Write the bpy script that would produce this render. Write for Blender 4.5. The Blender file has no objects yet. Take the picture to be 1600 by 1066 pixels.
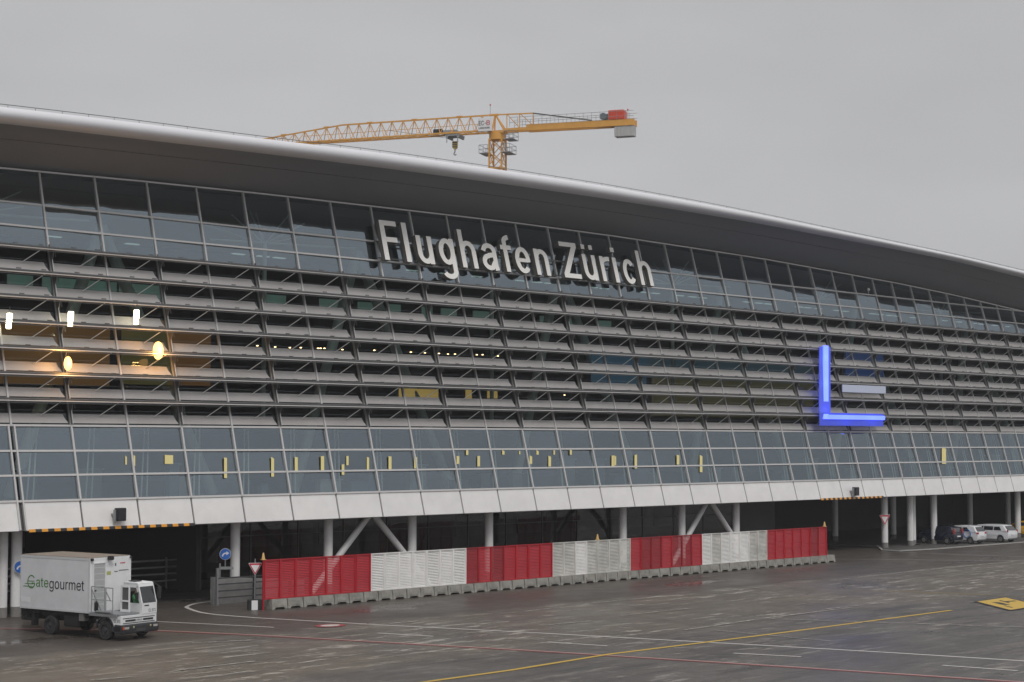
import bpy, bmesh, math, random
from mathutils import Vector, Matrix
R_ = math.radians
random.seed(7)
S = bpy.context.scene
COL = S.collection

# ------------------------------------------------------------------ camera
FPX, CX, CY, HOR, VPX, CH = 2650.0, 800.0, 533.0, 692.0, 3500.0, 8.6
PITCH = math.atan((HOR-CY)/FPX)
PHI = math.atan2(VPX-CX, FPX*math.cos(PITCH)+(HOR-CY)*math.sin(PITCH))
hd = Vector((math.cos(PHI), math.sin(PHI), 0)); up = Vector((0, 0, 1))
CF = hd*math.cos(PITCH)+up*math.sin(PITCH)
CR = CF.cross(up).normalized(); CU = CR.cross(CF)
CP = Vector((0, 0, CH))
cd = bpy.data.cameras.new('camera'); cam = bpy.data.objects.new('camera', cd); COL.objects.link(cam)
cam.matrix_world = Matrix.Translation(CP) @ Matrix((CR, CU, -CF)).transposed().to_4x4()
cd.sensor_width = 36; cd.lens = FPX/1600*36; cd.clip_start = .5; cd.clip_end = 8000
S.camera = cam

# ------------------------------------------------------------------ world, overcast
w = bpy.data.worlds.new('World'); S.world = w; w.use_nodes = True
nt = w.node_tree; nt.nodes.clear()
N = nt.nodes.new; LK = nt.links.new
wo = N('ShaderNodeOutputWorld'); bg = N('ShaderNodeBackground'); bg.inputs[1].default_value = .1
sky = N('ShaderNodeTexSky'); sky.sky_type = 'NISHITA'; sky.sun_disc = False
sky.sun_elevation = R_(48); sky.sun_rotation = R_(215)
hs = N('ShaderNodeHueSaturation'); hs.inputs['Saturation'].default_value = .25
tc = N('ShaderNodeTexCoord'); sp = N('ShaderNodeSeparateXYZ'); rp = N('ShaderNodeValToRGB')
rp.color_ramp.elements[0].position = 0.0; rp.color_ramp.elements[0].color = (.49, .488, .492, 1)
rp.color_ramp.elements[1].position = .9; rp.color_ramp.elements[1].color = (1.0, .99, 1.0, 1)
e = rp.color_ramp.elements.new(.26); e.color = (.49, .49, .50, 1)
e = rp.color_ramp.elements.new(.45); e.color = (.70, .70, .72, 1)
nz = N('ShaderNodeTexNoise'); nz.inputs['Scale'].default_value = 3.0; nz.inputs['Detail'].default_value = 3
mp = N('ShaderNodeMapping'); mp.inputs['Scale'].default_value = (1, 1, 3)
mr = N('ShaderNodeMapRange'); mr.inputs['From Min'].default_value = .3; mr.inputs['From Max'].default_value = .7; mr.inputs['To Min'].default_value = 9.1; mr.inputs['To Max'].default_value = 11.0
vm = N('ShaderNodeVectorMath'); vm.operation = 'SCALE'
mx_ = N('ShaderNodeMixRGB'); mx_.inputs[0].default_value = .10
LK(tc.outputs['Generated'], sp.inputs[0]); LK(sp.outputs[2], rp.inputs[0])
LK(tc.outputs['Generated'], mp.inputs[0]); LK(mp.outputs[0], nz.inputs[0]); LK(nz.outputs[0], mr.inputs[0])
LK(rp.outputs[0], vm.inputs[0]); LK(mr.outputs[0], vm.inputs['Scale'])
LK(sky.outputs[0], hs.inputs['Color']); LK(vm.outputs[0], mx_.inputs[1]); LK(hs.outputs[0], mx_.inputs[2])
LK(mx_.outputs[0], bg.inputs[0]); LK(bg.outputs[0], wo.inputs[0])

sd = bpy.data.lights.new('sun', 'SUN'); sd.energy = 1.15; sd.angle = R_(18); sd.color = (1, .97, .93)
so = bpy.data.objects.new('sun', sd); COL.objects.link(so)
so.rotation_euler = Vector((.25, .62, -.75)).to_track_quat('-Z', 'Y').to_euler()
S.view_settings.view_transform = 'Standard'; S.view_settings.look = 'None'
S.view_settings.exposure = 0; S.view_settings.gamma = 1
S.render.engine = 'CYCLES'
S.cycles.max_bounces = 6; S.cycles.transparent_max_bounces = 12
S.cycles.diffuse_bounces = 3; S.cycles.glossy_bounces = 3
S.cycles.use_denoising = True

# ------------------------------------------------------------------ helpers
def ray(x, y): return CF + CR*((x-CX)/FPX) + CU*((CY-y)/FPX)
def onZ(x, y, z=0.): d = ray(x, y); return CP + d*((z-CH)/d.z)
def onY(x, y, Y): d = ray(x, y); return CP + d*(Y/d.y)
SL = .275; FY0 = 76.0; FZ0 = 4.3
def onF(x, y, off=0.):          # point of the sloping facade plane (moved outwards by off) seen at a pixel
    Y0 = FY0-off*1.037; d = ray(x, y); t = (Y0+SL*(CH-FZ0))/(d.y-SL*d.z); return CP+d*t
FN = Vector((0, -1, SL)).normalized()
FU = Vector((0, SL, 1)).normalized()
def fac(X, z, off=0.): return Vector((X, FY0+SL*(z-FZ0), z)) + FN*off
def hz_(X, z, o=0.):
    p = fac(X, z, .0); return Vector((X, p.y-o, z))
def mx(i): return -.008*i*i+3.332*i+41.266

MATS = {}
def mat(name, col, rough=.6, metal=0., var=0., vscale=2., bump=0., bscale=20., emit=None, coat=0., spec=.5):
    if name in MATS: return MATS[name]
    m = bpy.data.materials.new(name); m.use_nodes = True; t = m.node_tree
    b = t.nodes['Principled BSDF']
    b.inputs['Base Color'].default_value = (*col, 1); b.inputs['Roughness'].default_value = rough
    b.inputs['Metallic'].default_value = metal; b.inputs['Coat Weight'].default_value = coat
    b.inputs['Specular IOR Level'].default_value = spec
    if emit: b.inputs['Emission Color'].default_value = (*emit[0], 1); b.inputs['Emission Strength'].default_value = emit[1]
    g = t.nodes.new('ShaderNodeNewGeometry')
    if var:
        n = t.nodes.new('ShaderNodeTexNoise'); n.inputs['Scale'].default_value = vscale; n.inputs['Detail'].default_value = 8
        n.inputs['Roughness'].default_value = .65
        r = t.nodes.new('ShaderNodeMapRange'); r.inputs['From Min'].default_value = .25; r.inputs['From Max'].default_value = .75
        r.inputs['To Min'].default_value = 1-var; r.inputs['To Max'].default_value = 1+var*.6
        x = t.nodes.new('ShaderNodeVectorMath'); x.operation = 'SCALE'; x.inputs[0].default_value = col
        t.links.new(g.outputs['Position'], n.inputs['Vector']); t.links.new(n.outputs[0], r.inputs[0])
        t.links.new(r.outputs[0], x.inputs['Scale']); t.links.new(x.outputs[0], b.inputs['Base Color'])
        r2 = t.nodes.new('ShaderNodeMapRange'); r2.inputs['To Min'].default_value = max(.05, rough-.12); r2.inputs['To Max'].default_value = min(1, rough+.12)
        t.links.new(n.outputs[0], r2.inputs[0]); t.links.new(r2.outputs[0], b.inputs['Roughness'])
    if bump:
        n = t.nodes.new('ShaderNodeTexNoise'); n.inputs['Scale'].default_value = bscale; n.inputs['Detail'].default_value = 4
        bp = t.nodes.new('ShaderNodeBump'); bp.inputs['Strength'].default_value = bump; bp.inputs['Distance'].default_value = .02
        t.links.new(g.outputs['Position'], n.inputs['Vector']); t.links.new(n.outputs[0], bp.inputs['Height'])
        t.links.new(bp.outputs[0], b.inputs['Normal'])
    MATS[name] = m; return m

def glass_mat(name, tint, refl, f0ior, wav=.004, add=.03):
    m = bpy.data.materials.new(name); m.use_nodes = True; t = m.node_tree; t.nodes.clear()
    o = t.nodes.new('ShaderNodeOutputMaterial'); mix = t.nodes.new('ShaderNodeMixShader')
    tr = t.nodes.new('ShaderNodeBsdfTransparent'); tr.inputs[0].default_value = (*tint, 1)
    gl = t.nodes.new('ShaderNodeBsdfGlossy'); gl.inputs['Color'].default_value = (*refl, 1); gl.inputs['Roughness'].default_value = .01
    fr = t.nodes.new('ShaderNodeFresnel'); fr.inputs['IOR'].default_value = f0ior
    ad = t.nodes.new('ShaderNodeMath'); ad.operation = 'ADD'; ad.inputs[1].default_value = add; ad.use_clamp = True
    g = t.nodes.new('ShaderNodeNewGeometry'); n = t.nodes.new('ShaderNodeTexNoise'); n.inputs['Scale'].default_value = .55
    n.inputs['Detail'].default_value = 1.5
    bp = t.nodes.new('ShaderNodeBump'); bp.inputs['Strength'].default_value = 1; bp.inputs['Distance'].default_value = wav
    t.links.new(g.outputs['Position'], n.inputs['Vector']); t.links.new(n.outputs[0], bp.inputs['Height'])
    t.links.new(bp.outputs[0], gl.inputs['Normal'])
    t.links.new(fr.outputs[0], ad.inputs[0]); t.links.new(ad.outputs[0], mix.inputs[0])
    t.links.new(tr.outputs[0], mix.inputs[1]); t.links.new(gl.outputs[0], mix.inputs[2]); t.links.new(mix.outputs[0], o.inputs[0])
    return m

class MB:
    def __init__(s): s.v = []; s.f = []; s.sm = []
    def add(s, vs, fs, smooth=False):
        k = len(s.v); s.v += [Vector(p) for p in vs]; s.f += [[i+k for i in q] for q in fs]; s.sm += [smooth]*len(fs); return s
    def box(s, a, b):
        x0, y0, z0 = a; x1, y1, z1 = b
        return s.add([(x0,y0,z0),(x1,y0,z0),(x1,y1,z0),(x0,y1,z0),(x0,y0,z1),(x1,y0,z1),(x1,y1,z1),(x0,y1,z1)],
            [(0,3,2,1),(4,5,6,7),(0,1,5,4),(1,2,6,5),(2,3,7,6),(3,0,4,7)])
    def hexa(s, p):   # 8 points: bottom ring, top ring
        return s.add(p, [(0,3,2,1),(4,5,6,7),(0,1,5,4),(1,2,6,5),(2,3,7,6),(3,0,4,7)])
    def bar(s, p, q, w, h, upv=(0,0,1)):
        p = Vector(p); q = Vector(q); d = (q-p).normalized(); u = Vector(upv)
        a = d.cross(u)
        if a.length < 1e-4: a = d.cross(Vector((1,0,0)))
        a.normalize(); b = a.cross(d).normalized(); a *= w/2; b *= h/2
        return s.hexa([p-a-b, q-a-b, q+a-b, p+a-b, p-a+b, q-a+b, q+a+b, p+a+b])
    def tube(s, p, q, r, n=8, r2=None, cap=True):
        p = Vector(p); q = Vector(q); d = (q-p).normalized(); r2 = r if r2 is None else r2
        a = d.cross(Vector((0,0,1)))
        if a.length < 1e-3: a = d.cross(Vector((1,0,0)))
        a.normalize(); b = d.cross(a)
        vs = [c + a*math.cos(2*math.pi*i/n)*rr + b*math.sin(2*math.pi*i/n)*rr for c, rr in ((p,r),(q,r2)) for i in range(n)]
        s.add(vs, [(i,(i+1)%n,n+(i+1)%n,n+i) for i in range(n)], n > 5)
        if cap: s.add(vs[:n], [tuple(range(n))[::-1]]); s.add(vs[n:], [tuple(range(n))])
        return s
    def prism(s, pts, fn0, fn1):   # pts 2d, two mappings to 3d
        n = len(pts); s.add([fn0(*p) for p in pts]+[fn1(*p) for p in pts],
            [tuple(range(n))[::-1], tuple(range(n,2*n))]+[(i,(i+1)%n,n+(i+1)%n,n+i) for i in range(n)]); return s
    def lathe(s, prof, c, n=16, axis='z'):
        c = Vector(c); vs = []
        for r, h in prof:
            for i in range(n):
                a = 2*math.pi*i/n; x, y = r*math.cos(a), r*math.sin(a)
                vs.append(c+(Vector((x,y,h)) if axis == 'z' else Vector((x,h,y))))
        m = len(prof)
        return s.add(vs, [(j*n+i, j*n+(i+1)%n, (j+1)*n+(i+1)%n, (j+1)*n+i) for j in range(m-1) for i in range(n)]
            + [tuple(range(n))[::-1], tuple(range((m-1)*n, m*n))], True)
    def build(s, name, m, parent=None, bevel=0., recalc=True, auto=True):
        me = bpy.data.meshes.new(name); me.from_pydata([tuple(v) for v in s.v], [], s.f)
        for p, q in zip(me.polygons, s.sm): p.use_smooth = q
        if recalc:
            b = bmesh.new(); b.from_mesh(me); bmesh.ops.recalc_face_normals(b, faces=b.faces)
            if bevel:
                bmesh.ops.bevel(b, geom=[e for e in b.edges if e.is_manifold and e.calc_face_angle(0) > .5], offset=bevel, segments=2, affect='EDGES', clamp_overlap=True)
            b.to_mesh(me); b.free()
        if auto:
            try: me.set_sharp_from_angle(angle=R_(40))
            except Exception: pass
        me.materials.append(m)
        o = bpy.data.objects.new(name, me); COL.objects.link(o)
        if parent: o.parent = parent
        return o
def tag(o, label, cat, group=None, kind=None):
    if label: o['label'] = label
    if cat: o['category'] = cat
    if group: o['group'] = group
    if kind: o['kind'] = kind
    return o
def thing(name, label, cat, loc=(0,0,0), rz=0., group=None):
    o = bpy.data.objects.new(name, None); COL.objects.link(o); o.empty_display_size = .3
    o.location = loc; o.rotation_euler = (0,0,rz); return tag(o, label, cat, group)
def struct(o): o['kind'] = 'structure'; return o
def copy_tree(o, parent=None):
    c = o.copy(); COL.objects.link(c)
    if parent: c.parent = parent
    for ch in list(o.children): copy_tree(ch, c)
    return c
FONT = [None]
try:
    import os
    _p = os.path.join(bpy.utils.resource_path('LOCAL'), 'datafiles', 'fonts', 'Inter.woff2')
    if os.path.exists(_p): FONT[0] = bpy.data.fonts.load(_p)
except Exception: pass
def text_mesh(txt, size, depth, name, m, parent=None, off=0., fit=None, bold=0.):
    # text in local XZ plane (x right, z up, facing -y); fit = (w, h) scales to the box from the origin
    cu = bpy.data.curves.new(name, 'FONT'); cu.body = txt
    if FONT[0]: cu.font = FONT[0]
    cu.size = size; cu.extrude = depth/2; cu.offset = bold; cu.resolution_u = 4
    o = bpy.data.objects.new(name, cu); COL.objects.link(o)
    dg = bpy.context.evaluated_depsgraph_get(); me = bpy.data.meshes.new_from_object(o.evaluated_get(dg))
    bpy.data.objects.remove(o)
    xs = [v.co.x for v in me.vertices]; ys = [v.co.y for v in me.vertices]
    x0, x1, y0, y1 = min(xs), max(xs), min(ys), max(ys)
    sx = sy = 1
    if fit:
        sx = fit[0]/(x1-x0) if fit[0] else 1; sy = fit[1]/(y1-y0) if fit[1] else 1
        if not fit[1]: sy = sx
        for v in me.vertices: v.co.x = (v.co.x-x0)*sx; v.co.y = (v.co.y-y0)*sy
    for v in me.vertices: x, y, z = v.co; v.co = (x, -z, y)
    me.materials.clear(); me.materials.append(m)
    r = bpy.data.objects.new(name, me); COL.objects.link(r)
    if parent: r.parent = parent
    return r

# ------------------------------------------------------------------ materials
M_white = mat('white_panel', (.75,.74,.73), .45, var=.10, vscale=.9)
M_col = mat('white_column', (.76,.755,.75), .5, var=.06, vscale=3)
M_colb = mat('column_foot', (.22,.21,.2), .8, var=.2, vscale=4)
M_alu = mat('aluminium', (.58,.57,.56), .4, .35, var=.06)
M_alud = mat('dark_aluminium', (.10,.10,.10), .5, .3, var=.1)
M_brk = mat('bracket_grey', (.19,.19,.19), .5, .3, var=.15)
M_black = mat('black', (.02,.02,.022), .5)
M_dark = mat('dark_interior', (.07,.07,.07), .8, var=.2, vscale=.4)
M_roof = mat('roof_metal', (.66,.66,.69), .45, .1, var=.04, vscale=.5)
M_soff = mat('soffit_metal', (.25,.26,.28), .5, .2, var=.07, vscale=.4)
M_conc = mat('concrete', (.30,.29,.26), .85, var=.45, vscale=2.2, bump=.4, bscale=30)
M_louv = mat('louvre_panel', (.45,.435,.425), .6, var=.16, vscale=.5)
M_red = mat('red_paint', (.46,.018,.03), .4, var=.12, vscale=2)
M_wht = mat('fence_white', (.82,.81,.79), .5, var=.12, vscale=2)
M_steel = mat('galvanised', (.32,.33,.34), .5, .5, var=.15, vscale=5)
M_tyre = mat('tyre', (.025,.025,.025), .85)
M_rim = mat('rim', (.45,.46,.47), .35, .7)
M_rimd = mat('rim_dark', (.05,.05,.055), .6, .3)
M_glass = glass_mat('facade_glass', (.62,.68,.67), (.76,.90,1.0), 1.52, .010, .18)
M_glass_mid = glass_mat('louvre_glass', (.55,.60,.58), (.84,.93,1.0), 1.42, .0035, .015)
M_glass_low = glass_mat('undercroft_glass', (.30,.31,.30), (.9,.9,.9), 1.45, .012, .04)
M_cglass = glass_mat('car_glass', (.18,.19,.2), (.9,.95,1), 1.5, .0, .01)
M_letter = mat('letter_face', (.90,.89,.85), .5)
M_lside = mat('letter_side', (.16,.155,.14), .55)
M_teal = mat('inner_tube', (.55,.66,.62), .5)
M_orange = mat('orange_paint', (.75,.33,.03), .45, var=.1, vscale=1)
M_crane = mat('crane_yellow', (.66,.33,.06), .5, var=.12, vscale=1.)
M_blue = mat('sign_blue', (.02,.13,.50), .4)
M_signw = mat('sign_white', (.75,.75,.75), .4)
M_signr = mat('sign_red', (.50,.02,.05), .4)

# ------------------------------------------------------------------ ground
def ground_mat():
    m = bpy.data.materials.new('wet_asphalt'); m.use_nodes = True; t = m.node_tree; b = t.nodes['Principled BSDF']
    A = t.nodes.new; L = t.links.new; g = A('ShaderNodeNewGeometry')
    def noise(sc, det, scale=(1,1,1), rough=.6, rot=0):
        q = A('ShaderNodeMapping'); q.inputs['Scale'].default_value = scale; q.inputs['Rotation'].default_value = (0,0,rot)
        n = A('ShaderNodeTexNoise'); n.inputs['Scale'].default_value = sc
        n.inputs['Detail'].default_value = det; n.inputs['Roughness'].default_value = rough
        L(g.outputs['Position'], q.inputs[0]); L(q.outputs[0], n.inputs['Vector']); return n.outputs[0]
    def ramp(src, a, b2, c0=(0,0,0,1), c1=(1,1,1,1)):
        r = A('ShaderNodeValToRGB'); r.color_ramp.elements[0].position = a; r.color_ramp.elements[1].position = b2
        r.color_ramp.elements[0].color = c0; r.color_ramp.elements[1].color = c1; L(src, r.inputs[0]); return r.outputs[0]
    def mix(f, a, b2, mode='MIX'):
        x = A('ShaderNodeMixRGB'); x.blend_type = mode
        if isinstance(f, float): x.inputs[0].default_value = f
        else: L(f, x.inputs[0])
        L(a, x.inputs[1]) if not isinstance(a, tuple) else setattr(x.inputs[1], 'default_value', a)
        L(b2, x.inputs[2]) if not isinstance(b2, tuple) else setattr(x.inputs[2], 'default_value', b2)
        return x.outputs[0]
    sy = A('ShaderNodeSeparateXYZ'); L(g.outputs['Position'], sy.inputs[0])
    def edge(y0, wob, soft):      # 1 where Y > y0, ragged edge
        a1 = A('ShaderNodeMath'); a1.operation = 'MULTIPLY_ADD'; a1.inputs[1].default_value = wob; L(noise(.35, 6), a1.inputs[0]); L(sy.outputs[1], a1.inputs[2])
        q = A('ShaderNodeMapRange'); q.inputs['From Min'].default_value = y0+wob/2-soft; q.inputs['From Max'].default_value = y0+wob/2+soft; L(a1.outputs[0], q.inputs[0]); return q.outputs[0]
    lane = edge(63.2, 2.0, .35); apron = edge(50.2, 3.0, .8)
    near = mix(ramp(noise(.09, 4), .35, .65), (.120,.111,.104,1), (.155,.142,.130,1))
    slab = mix(ramp(noise(.07, 4), .38, .62), (.192,.164,.128,1), (.176,.157,.133,1))
    road = mix(ramp(noise(.06, 3), .4, .62), (.118,.098,.080,1), (.104,.092,.081,1))
    base = mix(apron, near, slab)
    base = mix(lane, base, road)
    base = mix(ramp(noise(.22, 8, (1,1,1), .7), .30, .72), mix(.68, base, (.05,.045,.042,1)), base)
    # dark wet and oily streaks, strongest on the near part
    dk = ramp(noise(.42, 7, (.33,1.9,1), .72, .12), .50, .60)
    base = mix(mix(1., dk, mix(apron, (.85,.85,.85,1), (.28,.28,.28,1)), 'MULTIPLY'), base, (.062,.057,.054,1))
    # pale scuffs and dried rims
    zone = mix(lane, mix(apron, (.45,.45,.45,1), (1,1,1,1)), (.06,.06,.06,1))
    patch = ramp(noise(.10, 3), .36, .56)
    sc = ramp(noise(1.0, 10, (.36,1.5,1), .78, -.12), .545, .585)
    base = mix(mix(1., mix(1., sc, zone, 'MULTIPLY'), patch, 'MULTIPLY'), base, (.42,.385,.34,1))
    sc2 = ramp(noise(3.2, 6, (.5,1.5,1), .7), .57, .66)
    base = mix(mix(1., sc2, mix(.5, zone, (.1,.1,.1,1)), 'MULTIPLY'), base, (.24,.22,.20,1))
    fine = ramp(noise(25, 3), .3, .7, (.82,.82,.82,1), (1.12,1.12,1.12,1))
    base = mix(1., base, fine, 'MULTIPLY')
    # slab joints
    br = A('ShaderNodeTexBrick'); br.offset = 0; br.inputs['Scale'].default_value = 1; br.inputs['Brick Width'].default_value = 7.5
    br.inputs['Row Height'].default_value = 7.5; br.inputs['Mortar Size'].default_value = .035; br.inputs['Mortar Smooth'].default_value = .3
    br.inputs['Color1'].default_value = (1,1,1,1); br.inputs['Color2'].default_value = (1,1,1,1); br.inputs['Mortar'].default_value = (.55,.55,.55,1)
    L(g.outputs['Position'], br.inputs['Vector'])
    base = mix(.7, base, br.outputs[0], 'MULTIPLY')
    pd0 = ramp(noise(.16, 6, (.5,1.2,1), .62, .3), .60, .67); base = mix(mix(1., pd0, (.45,.45,.45,1), 'MULTIPLY'), base, (.04,.037,.034,1))
    cr = ramp(noise(.9, 9, (1,.5,1), .8, 1.1), .492, .50); cr2 = ramp(noise(.9, 9, (1,.5,1), .8, 1.1), .50, .508, (1,1,1,1), (0,0,0,1))
    base = mix(mix(1., mix(1., cr, cr2, 'MULTIPLY'), (.6,.6,.6,1), 'MULTIPLY'), base, (.05,.045,.04,1))
    L(base, b.inputs['Base Color'])
    wet = ramp(noise(.12, 7, (.6,1,1), .65), .38, .66, (.30,.30,.30,1), (.62,.62,.62,1))
    pud = ramp(noise(.16, 6, (.5,1.2,1), .62, .3), .60, .67)
    L(mix(pud, wet, (.10,.10,.10,1)), b.inputs['Roughness']); b.inputs['Specular IOR Level'].default_value = .27
    bp = A('ShaderNodeBump'); bp.inputs['Strength'].default_value = .25; bp.inputs['Distance'].default_value = .02
    L(noise(6, 6), bp.inputs['Height']); L(bp.outputs[0], b.inputs['Normal'])
    return m
M_ground = ground_mat()
g = MB().add([(-3000,-3000,0),(3000,-3000,0),(3000,3000,0),(-3000,3000,0)], [(0,1,2,3)]).build('ground', M_ground, recalc=False); struct(g)

def worn_paint(name, col, wear):
    m = bpy.data.materials.new(name); m.use_nodes = True; t = m.node_tree; b = t.nodes['Principled BSDF']
    b.inputs['Base Color'].default_value = (*col, 1); b.inputs['Roughness'].default_value = .5
    g = t.nodes.new('ShaderNodeNewGeometry'); n = t.nodes.new('ShaderNodeTexNoise'); n.inputs['Scale'].default_value = 1.6
    n.inputs['Detail'].default_value = 9; n.inputs['Roughness'].default_value = .75
    r = t.nodes.new('ShaderNodeMapRange'); r.inputs['From Min'].default_value = wear-.06; r.inputs['From Max'].default_value = wear+.06
    t.links.new(g.outputs['Position'], n.inputs['Vector']); t.links.new(n.outputs[0], r.inputs[0]); t.links.new(r.outputs[0], b.inputs['Alpha'])
    return m
P_white = worn_paint('paint_white', (.52,.50,.47), .34)
P_worn = worn_paint('paint_worn_white', (.36,.34,.31), .49)
P_yellow = worn_paint('paint_yellow', (.55,.36,.05), .30)
P_yworn = worn_paint('paint_yellow_worn', (.40,.28,.07), .44)
P_pink = worn_paint('paint_pale_red', (.50,.30,.27), .33)
P_red = worn_paint('paint_red', (.33,.05,.06), .33)
lay = [0]
def strip(px, wdt, m, name='road_marking', smooth=False, z=None):
    pts = [onZ(*p) for p in px]
    if smooth:
        out = []
        for i in range(len(pts)-1):
            p0 = pts[max(0,i-1)]; p1 = pts[i]; p2 = pts[i+1]; p3 = pts[min(len(pts)-1,i+2)]
            for k in range(8):
                t = k/8; out.append(.5*((2*p1)+(p2-p0)*t+(2*p0-5*p1+4*p2-p3)*t*t+(3*p1-p0-3*p2+p3)*t**3))
        pts = out+[pts[-1]]
    lay[0] += 1; zz = z if z else .004+.0011*lay[0]
    vs = []
    for i, p in enumerate(pts):
        d = (pts[min(i+1,len(pts)-1)]-pts[max(i-1,0)]).normalized(); nrm = Vector((-d.y,d.x,0))*wdt/2
        vs += [(p.x-nrm.x,p.y-nrm.y,zz),(p.x+nrm.x,p.y+nrm.y,zz)]
    o = MB().add(vs, [(2*i,2*i+2,2*i+3,2*i+1) for i in range(len(pts)-1)]).build(name, m, recalc=False); struct(o); return o
strip([(332,940),(307,943),(293,947.5),(295,951),(325,959),(400,965.5)], .22, P_white, smooth=True)
strip([(400,965.5),(600,977),(800,987),(1200,1009),(1400,1020.5),(1640,1035.5)], .20, P_white)
strip([(-60,958),(60,963),(246,971.5),(400,979),(428,980.6)], .16, P_white)
for a, b_ in [((590,989.5),(677,994.6)),((855,1003.5),(949,1009.6)),((1146,1021),(1252,1026.6)),((1472,1040),(1590,1048.5))]:
    strip([a, b_], .17, P_white)
red = [(-60,981),(245,985.5),(400,992.5),(800,1015),(1200,1040),(1660,1070)]
strip(red, .15, P_pink); strip([(x,y+1.3) for x,y in red], .09, P_red)
strip([(640,1069.5),(800,1047.5),(950,1023),(1200,992),(1487,954)], .24, P_yellow)
strip([(1335,921.5),(1600,932.5),(1700,936.5)], .12, P_yworn)
strip([(1303,874),(1450,875.5),(1700,877.5)], .14, P_white)
strip([(1400,863.2),(1500,867.3),(1660,872)], .14, P_white)
for l in ([(820,956),(880,949)],[(905,944.5),(1070,929.5)],[(1145,922.5),(1210,916)],[(1295,908),(1425,893.5),(1560,880)],[(1290,952.5),(1392,941)],
          [(1070,985),(1200,966),(1330,950)],[(600,976),(665,970)],[(845,978),(925,971)],[(1560,906),(1700,888)],
          [(270,1049),(400,1034)],[(120,1066),(210,1058)],[(970,963),(1090,950)],[(300,1006),(400,1001)]):
    strip(l, .22, P_worn)
strip([(1180,967),(1600,981)], .14, P_worn); strip([(1110,985),(1300,1003)], .1, P_worn)
# small red-ringed oval
def oval(rx, ry, m, z):
    c = onZ(516,978.3); vs = [(c.x+math.cos(a)*rx-math.sin(a)*ry*.0, c.y+math.sin(a)*ry, z) for a in [2*math.pi*i/24 for i in range(24)]]
    struct(MB().add(vs, [tuple(range(24))]).build('road_marking', m, recalc=False))
oval(.78,.62,P_red,.026); oval(.52,.36,P_white,.030)
# yellow rectangle with black strokes at the right
a = onZ(1527,941); b = onZ(1571,934.6); c = onZ(1548,946.3)
u = (b-a); v = (c-a); v = v*2.4; L0 = u.length
def rect(s0, s1, t0, t1, m, z, sk=0.):
    P = [a+u*s+v*t for s, t in ((s0,t0),(s1,t0+sk),(s1,t1+sk),(s0,t1))]
    struct(MB().add([(p.x,p.y,z) for p in P], [(0,1,2,3)]).build('road_marking', m, recalc=False))
rect(-.08,1.06,-.05,1.04,mat('paint_black',(.02,.02,.02),.6),.030); rect(0,1,0,1,P_yellow,.034)
for s0, s1, t0, t1, k in ((.25,.42,.22,.55,.1),(.55,.62,.2,.5,-.05),(.2,.26,.62,.86,0),(.62,.9,.30,.38,.05)):
    rect(s0,s1,t0,t1,MATS['paint_black'],.038,k)
# slightly raised kerb island under the right columns
isl = [onZ(*p) for p in ((1371,855),(1378,861),(1405,862.2),(1450,860),(1600,848.5),(1720,839.5))]
top_ = [(p.x,p.y) for p in isl]+[(isl[-1].x+5,100),(isl[0].x-.4,100)]
k = MB(); k.prism(top_, lambda x,y:(x,y,-.05), lambda x,y:(x,y,.09)); struct(k.build('pavement', mat('pavement',(.085,.08,.075),.7,var=.3,vscale=1.2)))
kk = MB()
for i in range(5):
    p, q = isl[i], isl[i+1]; kk.bar((p.x,p.y-.02,.075),(q.x,q.y-.02,.075),.16,.09)
struct(kk.build('kerb', mat('kerb',(.36,.35,.33),.7,var=.2)))

# ------------------------------------------------------------------ terminal building
B = thing('airport_terminal', 'long glazed airport terminal with curved metal roof and grey sun louvres, raised on white columns', 'building', (90,76,0))
B.location = (0,0,0)
I0, I1 = -4, 41
def zft(X): # top of glazing
    import bisect
    T = [(25,22.1),(42,22.9),(51,23.15),(59,23.3),(71,23.43),(80,23.5),(90,23.45),(99.5,23.29),(108,23.12),(117.5,22.77),(126.5,22.42),(135,21.96),(143,21.4),(152,20.8),(165,19.9)]
    for (x0,z0),(x1,z1) in zip(T,T[1:]):
        if X <= x1: return z0+(z1-z0)*(X-x0)/(x1-x0)
    return T[-1][1]
def lerpT(T, X):
    for (x0,z0),(x1,z1) in zip(T,T[1:]):
        if X <= x1: return z0+(z1-z0)*(X-x0)/(x1-x0)
    return T[-1][1]
Ttop = [(20,24.35),(39.8,25.13),(47,25.36),(55,25.52),(64,25.80),(74,25.90),(84,25.92),(94,25.78),(101.7,25.58),(110,25.29),(119,25.0),(129,24.66),(139.7,24.15),(152,23.5),(165,22.7)]
Tbot = [(20,23.7),(39.8,24.45),(47,24.64),(55,24.84),(64,25.04),(74,25.16),(84,25.2),(94,25.15),(101.7,25.04),(110,24.83),(119,24.6),(129,24.3),(139.7,23.7),(152,23.0),(165,22.2)]
def smoothT(T, X): return (lerpT(T,X-3)+2*lerpT(T,X)+lerpT(T,X+3))/4
xs = [24+1.5*i for i in range(100)]
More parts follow.
